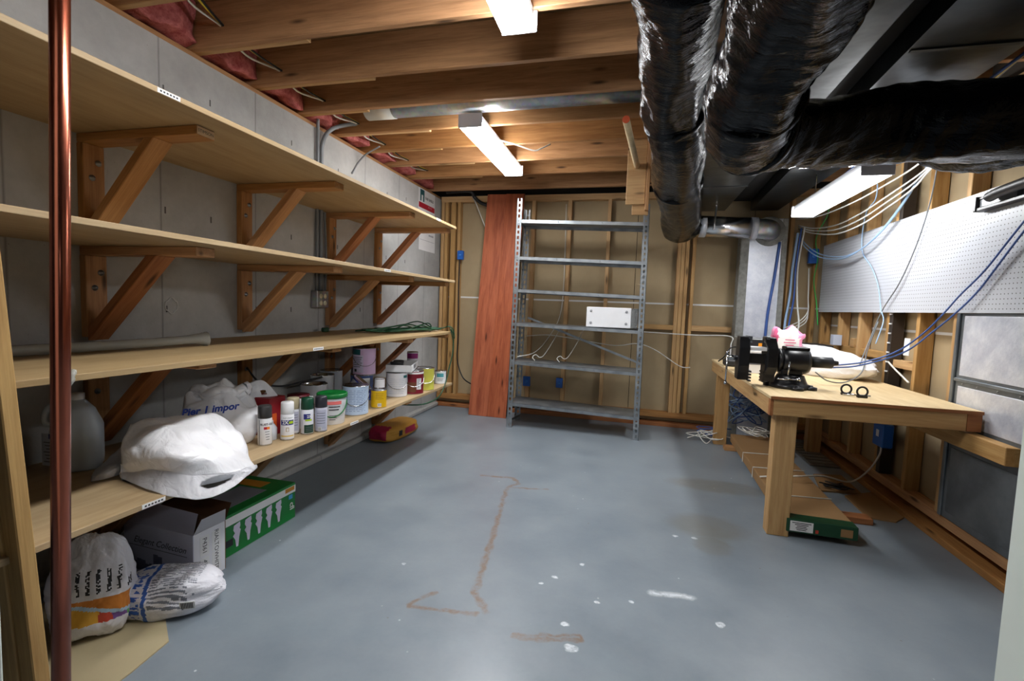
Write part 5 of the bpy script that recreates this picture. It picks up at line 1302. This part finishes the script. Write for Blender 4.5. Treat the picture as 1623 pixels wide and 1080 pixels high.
pl = plate('barcode_panel', Msb @ face_my((.09, -.106, -.01)) @ Matrix.Rotation(.25, 4, 'X'), .055, .035, PAPER, t, .002)
for k in range(8): plate('barcode_bar', Msb @ face_my((.07 + k * .0055, -.1085, -.01)) @ Matrix.Rotation(.25, 4, 'X'), .003, .028, INK, pl, .001)
t = thing('feed_bag', 'upright crumpled white bag with orange and coloured print under the shelf', 'bag', (-1.92, 1.28, 0))
RB = plain('bag_red_print', (196, 70, 52), .5); GB = plain('bag_green_print', (96, 168, 92), .5); PB = plain('bag_purple_print', (120, 84, 156), .5); YB = plain('bag_yellow_print', (226, 172, 60), .5)
def fm(c):
    fx = c.x
    if c.y > -.02: return 0
    if c.z < -.02 and c.z > -.115 and fx > -.075 + (c.z + .1) * .1:
        if c.z < -.06 - (fx) * .35: return [6, 3, 5, 4][int(abs(fx * 26)) % 4]
        if c.z < -.045 - fx * .35: return 7
        return 2
    if .0 < c.z < .085 and fx > -.05 and int((fx + .2) * 170) % 5 < 2 and N3(c, 150, 2) > -.15: return 1
    return 0
Mfb = Matrix.Translation((-1.93, 1.285, .194)) @ Matrix.Rotation(math.radians(40), 4, 'Z')
lump('bag_body', Mfb, .125, .085, .185, None, t, 47, .12, 3.4, 180, 160, mats=[LAV, INK, ORG, RB, GB, PB, YB, plain('bag_pale_blue_print', (176, 206, 232), .5)], mfun=fm, flat=.02,
     fn=lambda q, d: Vector((q.x * (1 - .25 * max(0, q.z / .185)), q.y * (1 - .55 * max(0, q.z / .185) ** 1.5), q.z)))
t = thing('blue_bag', 'blue printed bag standing behind the timber post under the shelf', 'bag', (-1.97, 1.12, 0))
lump('bag_body', Matrix.Translation((-2.07, 1.06, .195)), .10, .09, .19, None, t, 51, .08, 3.2, 40, 40, mats=[plain('navy_bag', (40, 62, 120), .4), PAPER], mfun=lambda c: 1 if (c.y < 0 and int((c.z + .4) * 22) % 3 == 0 and abs(c.x) < .05) else 0, flat=.03)
t = thing('mesh_bag', 'dark purple-grey translucent bag slumped against the grey carton', 'bag', (-2.05, 1.50, 0))
lump('bag_body', Matrix.Translation((-2.20, 1.49, .112)), .11, .09, .12, None, t, 57, .14, 2.6, 40, 28, mats=[plain('dark_grey_film', (104, 96, 112), .25), BLT, RB], mfun=lambda c: 1 if (c.x > .06 and c.z < 0) else (2 if N3(c, 30, 1) > .35 else 0), flat=.08)
t = thing('mortar_bag', 'yellow-brown paper sack with crimson panels lying under the far shelf end', 'sack', (-2.2, 4.1, 0))
SK = plain('sack_yellow_paper', (186, 136, 50), .7, bump=.3, bs=25); SKR = plain('sack_crimson', (158, 18, 62), .6)
def mm(c):
    if c.y < -.18 and abs(c.x) < .09 and c.z > -.035: return 1
    if c.x > .06 and c.z > -.03 and c.z < .035 and (-.02 < c.y < .16): return 1
    if c.x > .08 and -.025 < c.z < .03 and -.13 < c.y < -.09: return 2
    return 0
lump('sack_body', Matrix.Translation((-2.20, 4.13, .068)) @ Matrix.Rotation(math.radians(-4), 4, 'Z'), .135, .29, .072, None, t, 61, .06, 4.2, 72, 44, mats=[SK, SKR, INK], mfun=mm, flat=.08)
